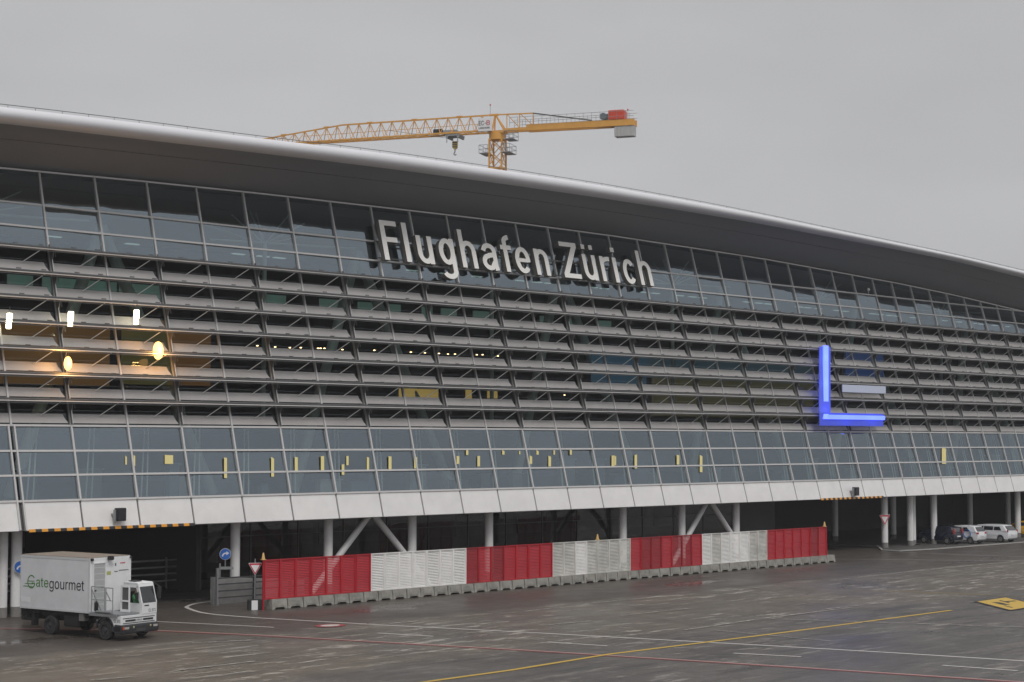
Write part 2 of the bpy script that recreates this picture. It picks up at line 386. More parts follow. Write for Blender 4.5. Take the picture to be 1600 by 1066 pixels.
# soffit and nose and roof top as two swept surfaces
def sweep(prof, name, m, seams=False):
    vs = []; n = None
    for X in xs:
        p = prof(X); n = len(p); vs += [(X,y,z) for y, z in p]
    fs = [(i*n+j,(i+1)*n+j,(i+1)*n+j+1,i*n+j+1) for i in range(len(xs)-1) for j in range(n-1)]
    return MB().add(vs, fs, True).build(name, m, B, auto=False)
def nose(X):
    t, b_ = smoothT(Ttop,X), smoothT(Tbot,X)-.13
    c = (t+b_)/2; r = (t-b_)/2; out = []
    for k_ in range(13):
        a_ = -math.pi/2 - math.pi*k_/12
        out.append((76.75+math.cos(a_)*.62, c+math.sin(a_)*r))
    return out
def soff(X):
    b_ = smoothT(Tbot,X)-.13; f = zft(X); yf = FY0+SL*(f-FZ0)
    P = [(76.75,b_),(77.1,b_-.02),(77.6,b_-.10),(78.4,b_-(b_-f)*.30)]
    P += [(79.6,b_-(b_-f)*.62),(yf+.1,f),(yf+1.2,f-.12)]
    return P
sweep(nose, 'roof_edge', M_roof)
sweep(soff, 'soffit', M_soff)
sweep(lambda X: [(76.75,smoothT(Ttop,X)),(80,smoothT(Ttop,X)+.1),(92,smoothT(Ttop,X)-.2),(112,smoothT(Ttop,X)-2.2)], 'roof', M_roof)
# soffit seam and rail on the roof edge
s_ = MB()
for i in range(len(xs)-1):
    p = soff(xs[i])[3]; q = soff(xs[i+1])[3]; s_.bar((xs[i],p[0],p[1]-.01),(xs[i+1],q[0],q[1]-.01),.025,.03)
s_.build('soffit_seam', M_alud, B)
s_ = MB()
for i in range(len(xs)-1):
    X, X2 = xs[i], xs[i+1]
    s_.tube((X,76.8,smoothT(Ttop,X)+.16),(X2,76.8,smoothT(Ttop,X2)+.16),.018,4,cap=False); s_.tube((X,76.8,smoothT(Ttop,X)-.03),(X,76.8,smoothT(Ttop,X)+.16),.015,4,cap=False)
s_.build('roof_rail', M_alud, B)
# fascia
for i in range(I0, I1):
    X0, X1 = mx(i), mx(i+1); g0 = .05 if i != 0 else .14; g1 = .05 if i != -1 else .14
    m = MB(); P = [fac(X0+g0,4.30,.02),fac(X1-g1,4.30,.02),fac(X1-g1,4.30,-.1),fac(X0+g0,4.30,-.1),fac(X0+g0,5.68,.02),fac(X1-g1,5.68,.02),fac(X1-g1,5.68,-.1),fac(X0+g0,5.68,-.1)]
    m.hexa(P).build('fascia_panel', M_white, B, bevel=.012)
m = MB(); m.hexa([fac(28,4.32,-.02),fac(mx(I1),4.32,-.02),fac(mx(I1),4.32,-.06),fac(28,4.32,-.06),fac(28,5.66,-.02),fac(mx(I1),5.66,-.02),fac(mx(I1),5.66,-.06),fac(28,5.66,-.06)])
m = MB().hexa([fac(28,4.34,-.11),fac(mx(I1),4.34,-.11),fac(mx(I1),4.34,-.2),fac(28,4.34,-.2),fac(28,5.6,-.11),fac(mx(I1),5.6,-.11),fac(mx(I1),5.6,-.2),fac(28,5.6,-.2)]).build('fascia_backing', M_alud, B)
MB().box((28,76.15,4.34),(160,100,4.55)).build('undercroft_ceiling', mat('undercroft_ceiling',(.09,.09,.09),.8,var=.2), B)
# transoms and mullions
TR = [5.72, 6.97, 8.18, 9.45, 18.68, 19.82, 21.05]
for z in TR:
    Xe = mx(I1)
    if z > 21: Xe = 147
    if z > 20 and z < 21: Xe = min(Xe, 160)
    MB().hexa([fac(28,z-.05,.08),fac(Xe,z-.05,.08),fac(Xe,z-.05,-.05),fac(28,z-.05,-.05),fac(28,z+.05,.08),fac(Xe,z+.05,.08),fac(Xe,z+.05,-.05),fac(28,z+.05,-.05)]).build('transom', M_alu, B)
m = MB()
for X, X2 in zip(xs[3:], xs[4:]):
    if X2 < 164: m.bar(fac(X,zft(X)-.06,.06),fac(X2,zft(X2)-.06,.06),.1,.09)
m.build('head_rail', M_alu, B)
def mull(X, z0, z1, w_, o0, o1, name='mullion', mm=None):
    MB().hexa([fac(X-w_,z0,o1),fac(X+w_,z0,o1),fac(X+w_,z0,o0),fac(X-w_,z0,o0),fac(X-w_,z1,o1),fac(X+w_,z1,o1),fac(X+w_,z1,o0),fac(X-w_,z1,o0)]).build(name, mm or M_alu, B)
for i in range(I0, I1+1):
    X = mx(i)
    if i == 0:
        for dx in (-.16,.16): mull(X+dx, 4.32, 9.45, .045, -.05, .11)
        mull(X, 9.45, zft(X)-.03, .05, -.05, .11)
    else: mull(X, 5.7, zft(X)-.03, .05, -.05, .11)
# windows: lower and upper strips, one window per bay and zone, its panes inside
def window(i, za, zb, name, levels):
    X0, X1 = mx(i)+.05, mx(i+1)-.05; m = MB()
    lv = [z for z in levels if za <= z < zb]; ed = [za]+[z for z in lv if z > za]+[zb]
    for z0, z1 in zip(ed, ed[1:]):
        tx = random.uniform(-.03,.03); tz = random.uniform(-.045,.045)
        if z1 == zb and zb > 20.9:
            za_, zb_ = min(zft(X0),zb), min(zft(X1),zb)
        else: za_ = zb_ = z1
        m.add([fac(X0,z0,-tx),fac(X1,z0,tx),fac(X1,zb_,tx+tz),fac(X0,za_,-tx+tz)], [(0,1,2,3)])
    o = m.build(name, M_glass_mid if name == 'louvred_window' else M_glass, B, recalc=False)
for i in range(I0, I1):
    window(i, 5.77, 9.40, 'window', TR)
    window(i, 9.50, 18.63, 'louvred_window', [])
    window(i, 18.73, 24.0, 'window', TR)
# sun louvres: seven rails, panels and brackets
RZ = [10.77+1.3183*k for k in range(7)]
M_strut = mat('strut', (.60,.60,.58), .4, .2)
RODS = []
XE = mx(I1)
def slab(m, z0, z1, o0, o1): m.hexa([hz_(28,z0,o1),hz_(XE,z0,o1),hz_(XE,z0,o0),hz_(28,z0,o0),hz_(28,z1,o1),hz_(XE,z1,o1),hz_(XE,z1,o0),hz_(28,z1,o0)])
for k_, z in enumerate(RZ):
    m = MB()
    slab(m, z-.02, z+.06, .10, .92)            # walkway blade
    slab(m, z-.20, z-.15, .84, .88)              # thin lower bar
    for i in range(I0, I1):
        for f_ in (.3,.72):
            X = mx(i)+(mx(i+1)-mx(i))*f_; q = hz_(X,z,.88); m.box(q+Vector((-.13,-.03,.08)), q+Vector((.13,.03,.125)))
    m.build('walkway_rail', M_alud, B)
    m = MB(); m.tube(hz_(28,z-.09,.93),hz_(XE,z-.09,.93),.036,8); m.build('handrail', M_alu, B)
    for i in range(I0, I1):
        X0, X1 = mx(i), mx(i+1); X = X0+(X1-X0)*.60
        RODS.append((hz_(X+.55,z-.06,.86), hz_(X-.35,z-.80,.12)))
    m = MB()
    zb = z-1.3183+.13; zt = zb+.46
    for i in range(I0, I1):
        X0, X1 = mx(i)+.06, mx(i+1)-.06
        br = (i+1) % 2 == 1
        if br: P = [(X0,zb),(X1-.06,zb),(X1-.26,zb+.26),(X1-.34,zt),(X0,zt)]
        else: P = [(X0,zb),(X1,zb),(X1,zt),(X0,zt)]
        m.prism(P, lambda x,zz: fac(x,zz,.03), lambda x,zz: fac(x,zz,.06))
    m.build('louvre_panel', M_louv, B)
for i in range(I0, I1+1):
    if i % 2 == 1:
        X = mx(i); m = MB()
        m.hexa([fac(X-.03,9.5,.26),fac(X+.03,9.5,.26),fac(X+.03,9.5,.12),fac(X-.03,9.5,.12),fac(X-.03,18.9,.26),fac(X+.03,18.9,.26),fac(X+.03,18.9,.12),fac(X-.03,18.9,.12)])
        for z in RZ:
            m.prism([(.12,z-.80),(.25,z-.62),(.60,z-.10),(.60,z-.03),(.12,z-.03)], lambda o_,zz: hz_(X-.025,zz,o_), lambda o_,zz: hz_(X+.025,zz,o_))
            m.tube(hz_(X+.14,z-.42,.42),hz_(X+.14,z-.05,.42),.025,5)
        m.build('bracket', M_brk, B)
        mull(X, 9.5, 18.6, .02, .261, .30, 'bracket_edge', M_alu)
RODS.sort(key=lambda q: q[0].x)
for p, q in RODS[7*3:7*3+100]: MB().tube(p, q, .026, 5).build('stay_rod', M_strut, B)
m = MB()
for p, q in RODS[:21]+RODS[121:]: m.tube(p, q, .022, 5)
tag(m.build('stay_rod', M_strut, B), None, None, None, 'stuff')
# interior: floors, walls, tubes, trusses, ceiling lamps
MB().box((24,77.2,5.35),(160,112,5.6)).build('floor_slab', mat('floor',(.16,.15,.14),.5,var=.2), B)
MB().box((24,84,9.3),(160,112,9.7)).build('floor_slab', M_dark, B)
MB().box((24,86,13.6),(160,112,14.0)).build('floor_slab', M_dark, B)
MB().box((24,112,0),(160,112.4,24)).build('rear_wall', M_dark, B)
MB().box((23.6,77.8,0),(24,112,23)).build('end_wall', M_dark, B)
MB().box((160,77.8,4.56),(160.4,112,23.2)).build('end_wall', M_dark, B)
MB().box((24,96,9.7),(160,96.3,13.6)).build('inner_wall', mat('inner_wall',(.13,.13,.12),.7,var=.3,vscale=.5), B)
for X in [35.5+18.9*k for k in range(7)]:
    m = MB()
    for (x0,z0,x1,z1) in ((X+9,5.6,X+15.5,21),(X+22,5.6,X+15.5,21)):
        m.tube((x0,83.5,z0),(x1,85.5,z1),.34,14)
    m.build('inner_column', M_teal, B)
    m = MB()
    for k_ in range(7):
        a_ = -1.1+k_*.37; m.tube((X+6,82.6,20.5),(X+6+math.sin(a_)*4.0,82.7+.9*math.cos(k_*2.1),20.5+math.cos(a_)*2.0),.05,6)
    m.tube((X+2,82.6,20.45),(X+13,82.6,20.8),.07,6)
    m.tube((X+6,82.6,9.7),(X+6,82.6,20.5),.14,10)
    m.build('roof_strut', M_teal, B)
m = MB()
for i in range(I0, I1):
    X = mx(i)+1.2
    m.tube((X,77.9,5.6),(X+1.1,79.4,9.4),.045,6); m.tube((X+.35,77.9,5.6),(X+1.35,79.4,9.4),.045,6)
m.build('stay_cables', M_teal, B)
M_lampw = mat('warm_lamp', (1,.8,.5), .5, emit=((1,.68,.32), 9))
M_skyglow = mat('skylight_teal', (1,1,1), .5, emit=((.6,.85,.8), .35))
for x, y in ((402,541),(430,543),(453,544),(470,544),(497,545),(501,545),(507,545),(517,546),(535,547),(585,548),(642,551),(664,552),(686,553),(700,554),(711,554),(745,555),(754,555),(778,557),(835,615),(882,618)):
    P = onY(x, y, 86.5); MB().lathe([(.06,0),(.07,.03),(.05,.05)], P, 10).build('ceiling_light', M_lampw, B)
m = MB()
for i in range(I0, I1):
    for dx in (.4,1.7):
        if random.random() < .5: X = mx(i)+dx; m.box((X,89,20.6),(X+.9,89.25,20.66))
m.build('skylight_glow', M_skyglow, B)  # added glowing strips stand in for teal skylight patches in the upper panes
M_f = [mat('furn_a',(.30,.36,.36),.6), mat('furn_b',(.10,.12,.15),.6), mat('furn_c',(.45,.48,.48),.5), mat('furn_d',(.16,.24,.30),.5)]
for i in range(34):
    X = 42+i*3.3+random.uniform(-1,1); Y = random.uniform(79.5,83.5); w_ = random.uniform(.4,1.6); h_ = random.uniform(.6,2.3); m = MB()
    m.box((X,Y,5.6),(X+w_,Y+.5,5.6+h_*.8)); m.box((X-.1,Y-.1,5.6+h_*.8),(X+w_+.1,Y+.6,5.6+h_*.86)); m.build('desk' if h_ < 1.3 else 'cabinet', random.choice(M_f), B)
# a lit row of inner shop windows on level two
M_shop = mat('shop_glow', (.2,.3,.28), .6, emit=((.45,.75,.65), .10))
for x in (12,28,67,92,109,128,150,187,206,225,410,425,500,560,605,660,690,740,845,885,935):
    P = onY(x, 440+.075*x, 86.2); m = MB(); m.box((P.x,86.2,P.z-.45),(P.x+random.uniform(.9,1.6),86.3,P.z+.45)); m.build('inner_window', M_shop, B)
M_shopy = mat('shop_yellow', (.6,.42,.1), .6, emit=((1,.66,.2), .35))
for x, y, w_, h_ in ((655,615,3.4,.6),(733,616,.5,.6),(770,617,.9,.5)):
    P = onY(x, y, 84.); MB().box((P.x-w_/2,84,P.z-h_/2),(P.x+w_/2,84.1,P.z+h_/2)).build('inner_sign', M_shopy, B)
for xa_, xb_, ya_, yb_, cc in ((-30,172,515,598,(.9,.42,.12)),(190,268,520,600,(.42,.40,.10)),(225,335,505,600,(.85,.35,.08))):
    p, q = onY(xa_,yb_,83), onY(xb_,ya_,83); off = .0 if xa_ < 200 else .35
    MB().box((p.x,83+off,p.z),(q.x,83.1+off,q.z)).build('reflected_menu_board', mat('reflected_board_glow_%d' % xa_, (.3,.2,.1), .6, emit=(cc, .09)), B)  # added glowing boards stand in for warm reflections in the viewing pane
for xa_, xb_, ya_, yb_, cc in ((925,1010,555,600,(.10,.30,.50)),(1322,1380,545,592,(.06,.20,.70)),(1010,1270,572,590,(.10,.22,.30)),(1020,1270,590,650,(.26,.22,.08))):
    p, q = onY(xa_,yb_,83), onY(xb_,ya_,83)
    MB().box((p.x,83,p.z),(q.x,83.1,q.z)).build('reflection_tint_panel', mat('reflection_tint_%d' % (xa_+ya_), (.1,.1,.1), .6, emit=(cc, .15)), B)  # added panels put blue and olive reflection tints behind the glass
# yellow strips stuck on the lower glazing
M_yel = mat('yellow_film', (.74,.64,.28), .6)
for x, y0, y1, w_ in ((197,712,726,2.5),(210,711,728,2.5),(264,711,725,13),(352.5,715,747,4.5),(426,714,745,4.5),(463,714,735.5,4.5),(504,713,735.5,5),(536,726,742,4),(543,713,727,3.5),
    (575,714,736,3.5),(609.5,713,735,4.5),(649.5,713,732,4.5),(715.5,713,725,4),(730,704,711,3.4),(748,713,729,4),(786.5,703,710.5,3.5),(812,705,710,2),(829.5,712,725,4),(840,703,710.5,3.4),
    (859,712,729,4),(866,704,710.5,2.3),(892,703,710.5,3),(958,712,729,4.5),(961,713,727,3.5),(993.5,711,732,3.8),(1059.5,711,726,4),(1095.5,711,738,4),(1475,699,725,6.5)):
    P = [onF(x-w_/2,y1,.07),onF(x+w_/2,y1,.07),onF(x+w_/2,y0+random.uniform(-1,3),.07),onF(x-w_/2,y0,.07)]
    MB().add(P+[p-FN*.01 for p in P], [(0,1,2,3),(7,6,5,4),(0,4,5,1),(1,5,6,2),(2,6,7,3),(3,7,4,0)]).build('window_sticker', M_yel, B)
# hazard edging below the fascia
for xa, xb in ((45,304),(1283,1380)):
    Xa = onY(xa,820,76).x; Xb = onY(xb,780,76).x; n = 14; st = (Xb-Xa)/n
    m = MB(); m2 = MB()
    for k_ in range(n):
        for mm, q0, q1 in ((m,0,.5),(m2,.5,1)):
            mm.hexa([fac(Xa+st*(k_+q0),4.22,.05),fac(Xa+st*(k_+q1),4.22,.05),fac(Xa+st*(k_+q1),4.22,.0),fac(Xa+st*(k_+q0),4.22,.0),
                     fac(Xa+st*(k_+q0),4.36,.05),fac(Xa+st*(k_+q1),4.36,.05),fac(Xa+st*(k_+q1),4.36,.021),fac(Xa+st*(k_+q0),4.36,.021)])
    o = m.build('hazard_edging', M_orange, B); m2.build('edging_stripes', M_black, o)
# columns
CR0 = .265
def column(X, Y=77.7, r=CR0, m=None):
    c_ = MB().tube((X,Y,.5),(X,Y,4.36),r,24).build('column', m or M_col, B); MB().tube((X,Y,0),(X,Y,.501),r+.004,24).build('column_foot', M_colb, c_); return c_
for x in (5,27,368,513,644,764,973,1065,1150,1382,1422,1432,1459,1590):
    column(onY(x,800,77.7).x, r=.19 if x == 1432 else CR0, Y=78.0 if x == 1432 else 77.7)
column(150.2)
for p, q in (((62.32,2.07),(64.33,4.1)),((67.2,2.07),(65.15,4.1)),((94.03,2.06),(95.9,4.1)),((98.8,2.06),(96.8,4.1))):
    d = Vector((q[0]-p[0],0,q[1]-p[1])); s0 = Vector((p[0],77.7,p[1]))-d*(p[1]/d.z)*.99; e0 = Vector((q[0],77.7,q[1]))+d*.12
    MB().tube(s0, e0, .19, 18).build('brace', M_col, B)
# undercroft: glass screen, deep walls, inner columns
XA, XB = 57., 107.
for k_ in range(14):
    X0 = XA+(XB-XA)*k_/14; X1 = XA+(XB-XA)*(k_+1)/14
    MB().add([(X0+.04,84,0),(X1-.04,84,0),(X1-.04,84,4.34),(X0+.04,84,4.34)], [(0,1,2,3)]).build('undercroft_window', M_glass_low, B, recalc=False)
m = MB()
for k_ in range(15):
    X0 = XA+(XB-XA)*k_/14; m.box((X0-.035,83.95,0),(X0+.035,84.06,4.34))
m.box((XA,83.96,3.0),(XB,84.05,3.06)); m.build('screen_frame', M_alud, B)
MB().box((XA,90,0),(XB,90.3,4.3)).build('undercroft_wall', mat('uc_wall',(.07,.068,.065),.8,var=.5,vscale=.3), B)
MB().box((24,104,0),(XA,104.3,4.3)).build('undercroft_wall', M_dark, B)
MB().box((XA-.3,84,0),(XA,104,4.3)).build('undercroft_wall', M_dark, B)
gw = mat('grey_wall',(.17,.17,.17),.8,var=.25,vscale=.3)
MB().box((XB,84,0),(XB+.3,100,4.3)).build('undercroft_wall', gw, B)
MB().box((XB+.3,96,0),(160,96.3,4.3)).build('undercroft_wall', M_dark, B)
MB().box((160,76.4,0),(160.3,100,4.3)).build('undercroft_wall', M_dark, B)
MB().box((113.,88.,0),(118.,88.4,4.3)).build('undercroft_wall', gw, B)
for X, Y in ((130,84),(136.5,84),(143,84),(124,86),(150,84),(117,92),(111,92)): column(X, Y, .25)
for X in (45,49.5): column(X, 92, .25)
mm_ = mat('uc_panel',(.16,.155,.15),.8,var=.4,vscale=.8)
for k_ in range(16):
    X = 58+k_*3.1; MB().box((X,89.9,1.9),(X+2.6,89.99,3.3)).build('wall_panel', mm_, B)
for k_ in range(9):
    X = 31+k_*2.9; MB().box((X,103.9,1.6),(X+2.4,103.99,3.2)).build('wall_panel', mm_, B)
for k_ in range(18):
    X = 31+k_*7.1; MB().box((X,79.2,4.05),(X+.35,100,4.33)).build('ceiling_beam', M_dark, B)
# inner guard rails seen deep in the left passage
for (x0, x1, Yr, zs) in ((38,57,86,(.45,.85,1.25,1.65)),):
    m = MB()
    for z in zs: m.box((x0,Yr,z),(x1,Yr+.06,z+.10))
    for X in range(x0, x1, 3): m.box((X,Yr+.06,0),(X+.1,Yr+.16,1.85))
    m.build('inner_guard_rail', M_steel, B)
for x, y in ((243,880),(272,882),(335,848)):
    P = onY(x,y,90); MB().box(P-Vector((.10,.03,.02)), P+Vector((.10,.03,.02))).build('passage_light', M_lampw, B)

# ------------------------------------------------------------------ name sign
sg = thing('building_sign', 'large white letters reading Flughafen Zürich standing in front of the upper glazing', 'sign', (67,79,19.7))
sg.location = (0,0,0)
LT = [('F',67.26,68.62,0,1),('l',69.06,69.46,0,1),('u',70.10,71.40,0,.74),('g',71.93,73.28,-.28,.74),('h',73.82,75.18,0,1),('a',75.68,77.08,0,.74),('f',77.52,78.50,0,1.0),('e',78.76,80.15,0,.74),
      ('n',80.62,81.92,0,.74),('Z',83.28,84.97,0,1),('ü',85.40,86.70,0,1),('r',87.17,88.22,0,.74),('i',88.50,88.90,0,1),('c',89.50,90.78,0,.74),('h',91.18,92.53,0,1)]
CAPH = 2.62
rot = Matrix((Vector((1,0,0)), -FN, FU)).transposed().to_4x4()
TS = .375; TH = .33
def el(cx, cy, rx, ry, a0, a1, n=18): return [(cx+rx*math.cos(R_(a0+(a1-a0)*i/n)), cy+ry*math.sin(R_(a0+(a1-a0)*i/n))) for i in range(n+1)]
def stroke(pts, t, closed=False, th=None):   # t = width of upright strokes, th = of level ones
    th = th or t; L_, Q_ = [], []; n = len(pts)
    for i, p in enumerate(pts):
        a_ = pts[i-1] if (i or closed) else p; b_ = pts[(i+1)%n] if (i < n-1 or closed) else p
        d = Vector((b_[0]-a_[0], b_[1]-a_[1])).normalized(); nn = Vector((-d.y*t/2, d.x*th/2)); L_.append((p[0]+nn.x,p[1]+nn.y)); Q_.append((p[0]-nn.x,p[1]-nn.y))
    return L_, Q_, closed
def glyph(ch, W, C, X):
    t, h = TS, TH; rx = W/2-t/2; mid = W/2; P = []
    bar_ = lambda x0,y0,x1,y1: P.append(([(x0,y1),(x1,y1)],[(x0,y0),(x1,y0)],False))
    st = lambda pts, closed=False: P.append(stroke(pts, t, closed, h))
    ra = min(rx*1.15, X*.45)
    if ch == 'F': bar_(0,0,t,C); bar_(t,C-h,W,C); bar_(t,C*.46,W*.93,C*.46+h)
    elif ch == 'l': bar_(0,0,W,C)
    elif ch == 'i': bar_(0,0,W,X); bar_(0,C-.34,W,C)
    elif ch in 'hn': bar_(0,0,t,C if ch == 'h' else X); st(el(mid,X-h/2-ra,rx,ra,180,0)+[(W-t/2,0)])
    elif ch in 'uü':
        bar_(W-t,0,W,X); st([(t/2,X)]+el(mid,h/2+ra,rx,ra,180,360))
        if ch == 'ü': bar_(W*.06,C-.36,W*.06+.36,C-.02); bar_(W*.94-.36,C-.36,W*.94,C-.02)
    elif ch == 'r': bar_(0,0,t,X); st(el(W*.88,X-h/2-ra,W*.88-t/2,ra,180,82))
    elif ch == 'c': st(el(mid,X/2,rx,X/2-h/2,40,320,26))
    elif ch == 'e': st(el(mid,X/2,rx,X/2-h/2,-8,318,28)); bar_(t*.8,X*.5-h*.42,W-t*.55,X*.5+h*.38)
    elif ch == 'g': st(el(mid,X*.52,rx,X*.48-h/2,0,345,26),True); st([(W-t/2,X),(W-t/2,-.30)]+el(mid,-.36,rx,.36-h*.0,0,-158,14))
    elif ch == 'a':
        st([(t*.55,X*.70)]+el(mid,X-h/2-X*.22,rx*.93,X*.22,160,0,12)+[(W-t*.62,X*.2),(W-t*.45,0)])
        st([(W-t*.7,X*.58),(mid,X*.55)]+el(mid*.93,X*.30,rx*.93,X*.30-h/2+.02,95,270,12)+[(mid*1.15,h/2),(W-t*.8,X*.30)])
    elif ch == 'f': bar_(W*.24,0,W*.24+t,X*1.05); st([(W*.24+t/2,X*1.0)]+el(W*.95,C-h/2-.34,W*.95-W*.24-t/2,.34,180,95,8)); bar_(0,X-h*.95,W,X)
    elif ch == 'Z': bar_(0,C-h,W,C); bar_(0,0,W,h); P.append(([(0,h*.9),(W-t*1.35,C-h*.9)],[(t*1.35,h*.9),(W,C-h*.9)],False))
    return P
for ch, x0, x1, zl, zh in LT:
    m = MB()
    for j, (A_, B_, cl) in enumerate(glyph(ch, x1-x0, CAPH, CAPH*.715)):
        y0_, y1_ = .40-.002*j, .74+.002*j; n = len(A_); k0 = len(m.v); vs = []
        for (ax, ay), (bx_, by) in zip(A_, B_):
            for (q, w_) , off in (((ax,ay),y0_),((bx_,by),y0_),((bx_,by),y1_),((ax,ay),y1_)): vs.append(fac(x0+q, 19.66, off)+FU*w_)
        fs = []
        for i in range(n if cl else n-1):
            i2 = (i+1)%n
            for a_ in range(4): fs.append((4*i+a_, 4*i+(a_+1)%4, 4*i2+(a_+1)%4, 4*i2+a_))
        if not cl: fs += [(0,1,2,3),(4*n-4,4*n-3,4*n-2,4*n-1)]
        m.add(vs, fs)
    o = m.build('letter', M_letter, sg); o.data.materials.append(M_lside)
    for p in o.data.polygons:
        if p.normal.dot(FN) < .9: p.material_index = 1
m = MB()
for z in (19.9, 20.95): m.bar(fac(67,z,.32),fac(92.6,z,.32),.07,.07)
for X in [67.5+2.1*k for k in range(13)]:
    for z in (19.9,20.95): m.bar(fac(X,z,.09),fac(X,z,.36),.05,.05)
m.build('sign_rail', M_alud, sg)

# ------------------------------------------------------------------ floodlights and small pole on the facade
def flood(x, y, label):
    P = onF(x, y, .35); t = thing('floodlight', label, 'floodlight', P, group='dark box floodlights on the white fascia')
    MB().box((-.26,-.16,-.33),(.26,.16,.33)).build('housing', M_black, t, bevel=.02)
    MB().box((-.22,-.18,-.29),(.22,-.161,.29)).build('lens', mat('flood_lens',(.03,.03,.035),.15), t)
    m = MB(); m.box((-.36,-.05,-.36),(-.27,.08,.25)); m.box((-.34,.0,-.05),(-.26,.5,.05)); m.build('mounting_arm', M_steel, t)
flood(188,804,'black box floodlight on the white fascia above the catering truck')
flood(1337,768,'black box floodlight on the white fascia above the yield sign at the right')
P = onF(1357,459,.12); t = thing('roof_antenna', 'tiny white ball on a short pole against the upper glazing at right', 'antenna', P)
MB().tube((0,0,-.25),(0,0,.25),.03,8).build('pole', M_alu, t); MB().lathe([(.03,0),(.12,.05),(.14,.14),(.09,.24),(.02,.27)],(0,0,.22),12).build('ball', M_signw, t)

# ------------------------------------------------------------------ crash fence on concrete feet
FYF = 71.72; SEC0 = 52.58; SW = (102.3-52.58)/7; PW = SW/7
def make_panel(mm, tilt=.42, h_=.074):
    m = MB(); W = PW-.012; z0, z1 = 0., 2.03
    m.box((0,-.075,z0),(.06,.035,z1)); m.box((W-.06,-.075,z0),(W,.035,z1)); m.box((.06,-.06,z0),(W-.06,.03,z0+.05)); m.box((.06,-.06,z1-.05),(W-.06,.03,z1))
    n = 22; st = (z1-z0-.1)/n
    for k_ in range(n):
        z = z0+.05+st*(k_+.5); m.bar((.055,0,z),(W-.055,0,z),.012,h_,(0,tilt,1))
    return m.build('slat_panel', mm)
M_wht2 = mat('fence_white_dirty', (.62,.61,.57), .6, var=.3, vscale=1.5); M_red2 = mat('red_paint_dull', (.33,.016,.025), .5, var=.25, vscale=2)
pr = {'red':[make_panel(M_red,.42,.066), make_panel(M_red2,.25,.066), make_panel(M_red,.6,.078)], 'white':[make_panel(M_wht,.42,.062), make_panel(M_wht2,.3,.060), make_panel(M_wht,.55,.078)]}
ordn = ['leftmost','second','third','fourth','fifth','sixth','rightmost']
used = set()
for k_ in range(7):
    c_ = 'red' if k_ % 2 == 0 else 'white'
    pos = {0:'at the left end of the barrier beside the yield sign',1:'second from the left, next to the leftmost red one',2:'third from the left, between two white sections',3:'in the middle of the whole barrier',
           4:'fifth from the left, under the right slanted braces',5:'rightmost of the three white ones',6:'at the far right end of the barrier'}[k_]
    t = thing('slatted_barrier', f'{c_} slatted barrier section {pos}', 'barrier', (SEC0+SW*k_,FYF,.535), 0, 'red and white slatted barrier sections')
    for j in range(7):
        q_ = random.choice((0,0,1,2)) if k_ > 1 else random.choice((0,2)); src = pr[c_][q_]
        if (c_,q_) not in used: o = src; used.add((c_,q_))
        else: o = src.copy(); COL.objects.link(o)
        o.parent = t; o.location = (PW*j+.003,random.uniform(-.006,.006),0); o.rotation_euler = (R_(random.uniform(-.8,.8)),0,R_(random.uniform(-.5,.5)))
m = MB(); BW = 1.0
m.prism([(0,0),(.16,0),(.24,.10),(BW-.24,.10),(BW-.16,0),(BW,0),(BW-.03,.52),(.03,.52)], lambda x,z:(x,-.28+.06*(z/.52),z), lambda x,z:(x,.28-.06*(z/.52),z))
m.prism([(.17,.17),(BW-.17,.17),(BW-.19,.45),(.19,.45)], lambda x,z:(x,-.30+.06*(z/.52),z), lambda x,z:(x,-.27+.06*(z/.52),z))
for c_ in pr:
    for q_ in range(3):
        if (c_,q_) not in used: bpy.data.objects.remove(pr[c_][q_])
blk = m.build('concrete_block', M_conc, None, bevel=.012)
NB = 49; nm = ['first','second','third','fourth','fifth','sixth','seventh','eighth']
cnt = {}
for k_ in range(NB):
    o = blk if k_ == 0 else blk.copy()
    if k_: COL.objects.link(o)
    X = 52.95+1.0235*k_; o.location = (X,71.75+random.uniform(-.02,.02),0); o.rotation_euler = (0,0,R_(random.uniform(-.8,.8)))
    si = int((X+.5-SEC0)//SW)
    if si > 6: lb = 'grey concrete foot block sticking out past the right end of the barrier'
    elif si < 0: lb = 'grey concrete foot block at the very left end, beside the yield sign'
    else:
        cnt[si] = cnt.get(si,0)+1
        lb = f"grey concrete foot block, {nm[cnt[si]-1]} from the left under the {ordn[si]} {'red' if si%2==0 else 'white'} barrier section".replace('second white','left white')
        lb = lb.replace('leftmost red','leftmost red').replace('third red','second red').replace('fourth white','middle white').replace('fifth red','third red').replace('sixth white','right white')
    tag(o, lb, 'concrete block', 'concrete blocks under the slatted barrier')
tag(MB().box((SEC0-.06,FYF-.05,0),(SEC0-.01,FYF+.05,2.56)).build('barrier_post', M_red), 'thin red steel end post reaching the ground at the left end of the barrier', 'post')
M_coneo = mat('cone_pale_orange', (.62,.40,.14), .5)
for x, lb in ((412,'small orange and white cone on the left end of the barrier'),(934,'small orange and white cone on top of the middle white barrier section'),(1289,'small orange and white cone on the right end of the barrier')):
    X = onY(x,850,FYF).x; t = thing('traffic_cone', lb, 'cone', (X,FYF+.02,2.575), group='small cones on top of the barrier'); t.scale = (.8,.8,.8)
    MB().box((-.15,-.15,-.01),(.15,.15,.03)).build('base', M_coneo, t, bevel=.01)
    MB().lathe([(.13,.03),(.10,.16),(.045,.42),(.02,.46)],(0,0,0),16).build('cone_body', M_coneo, t)
    MB().lathe([(.101,.14),(.078,.25),(.07,.26)],(0,0,0.01),16).build('reflective_band', M_signw, t)

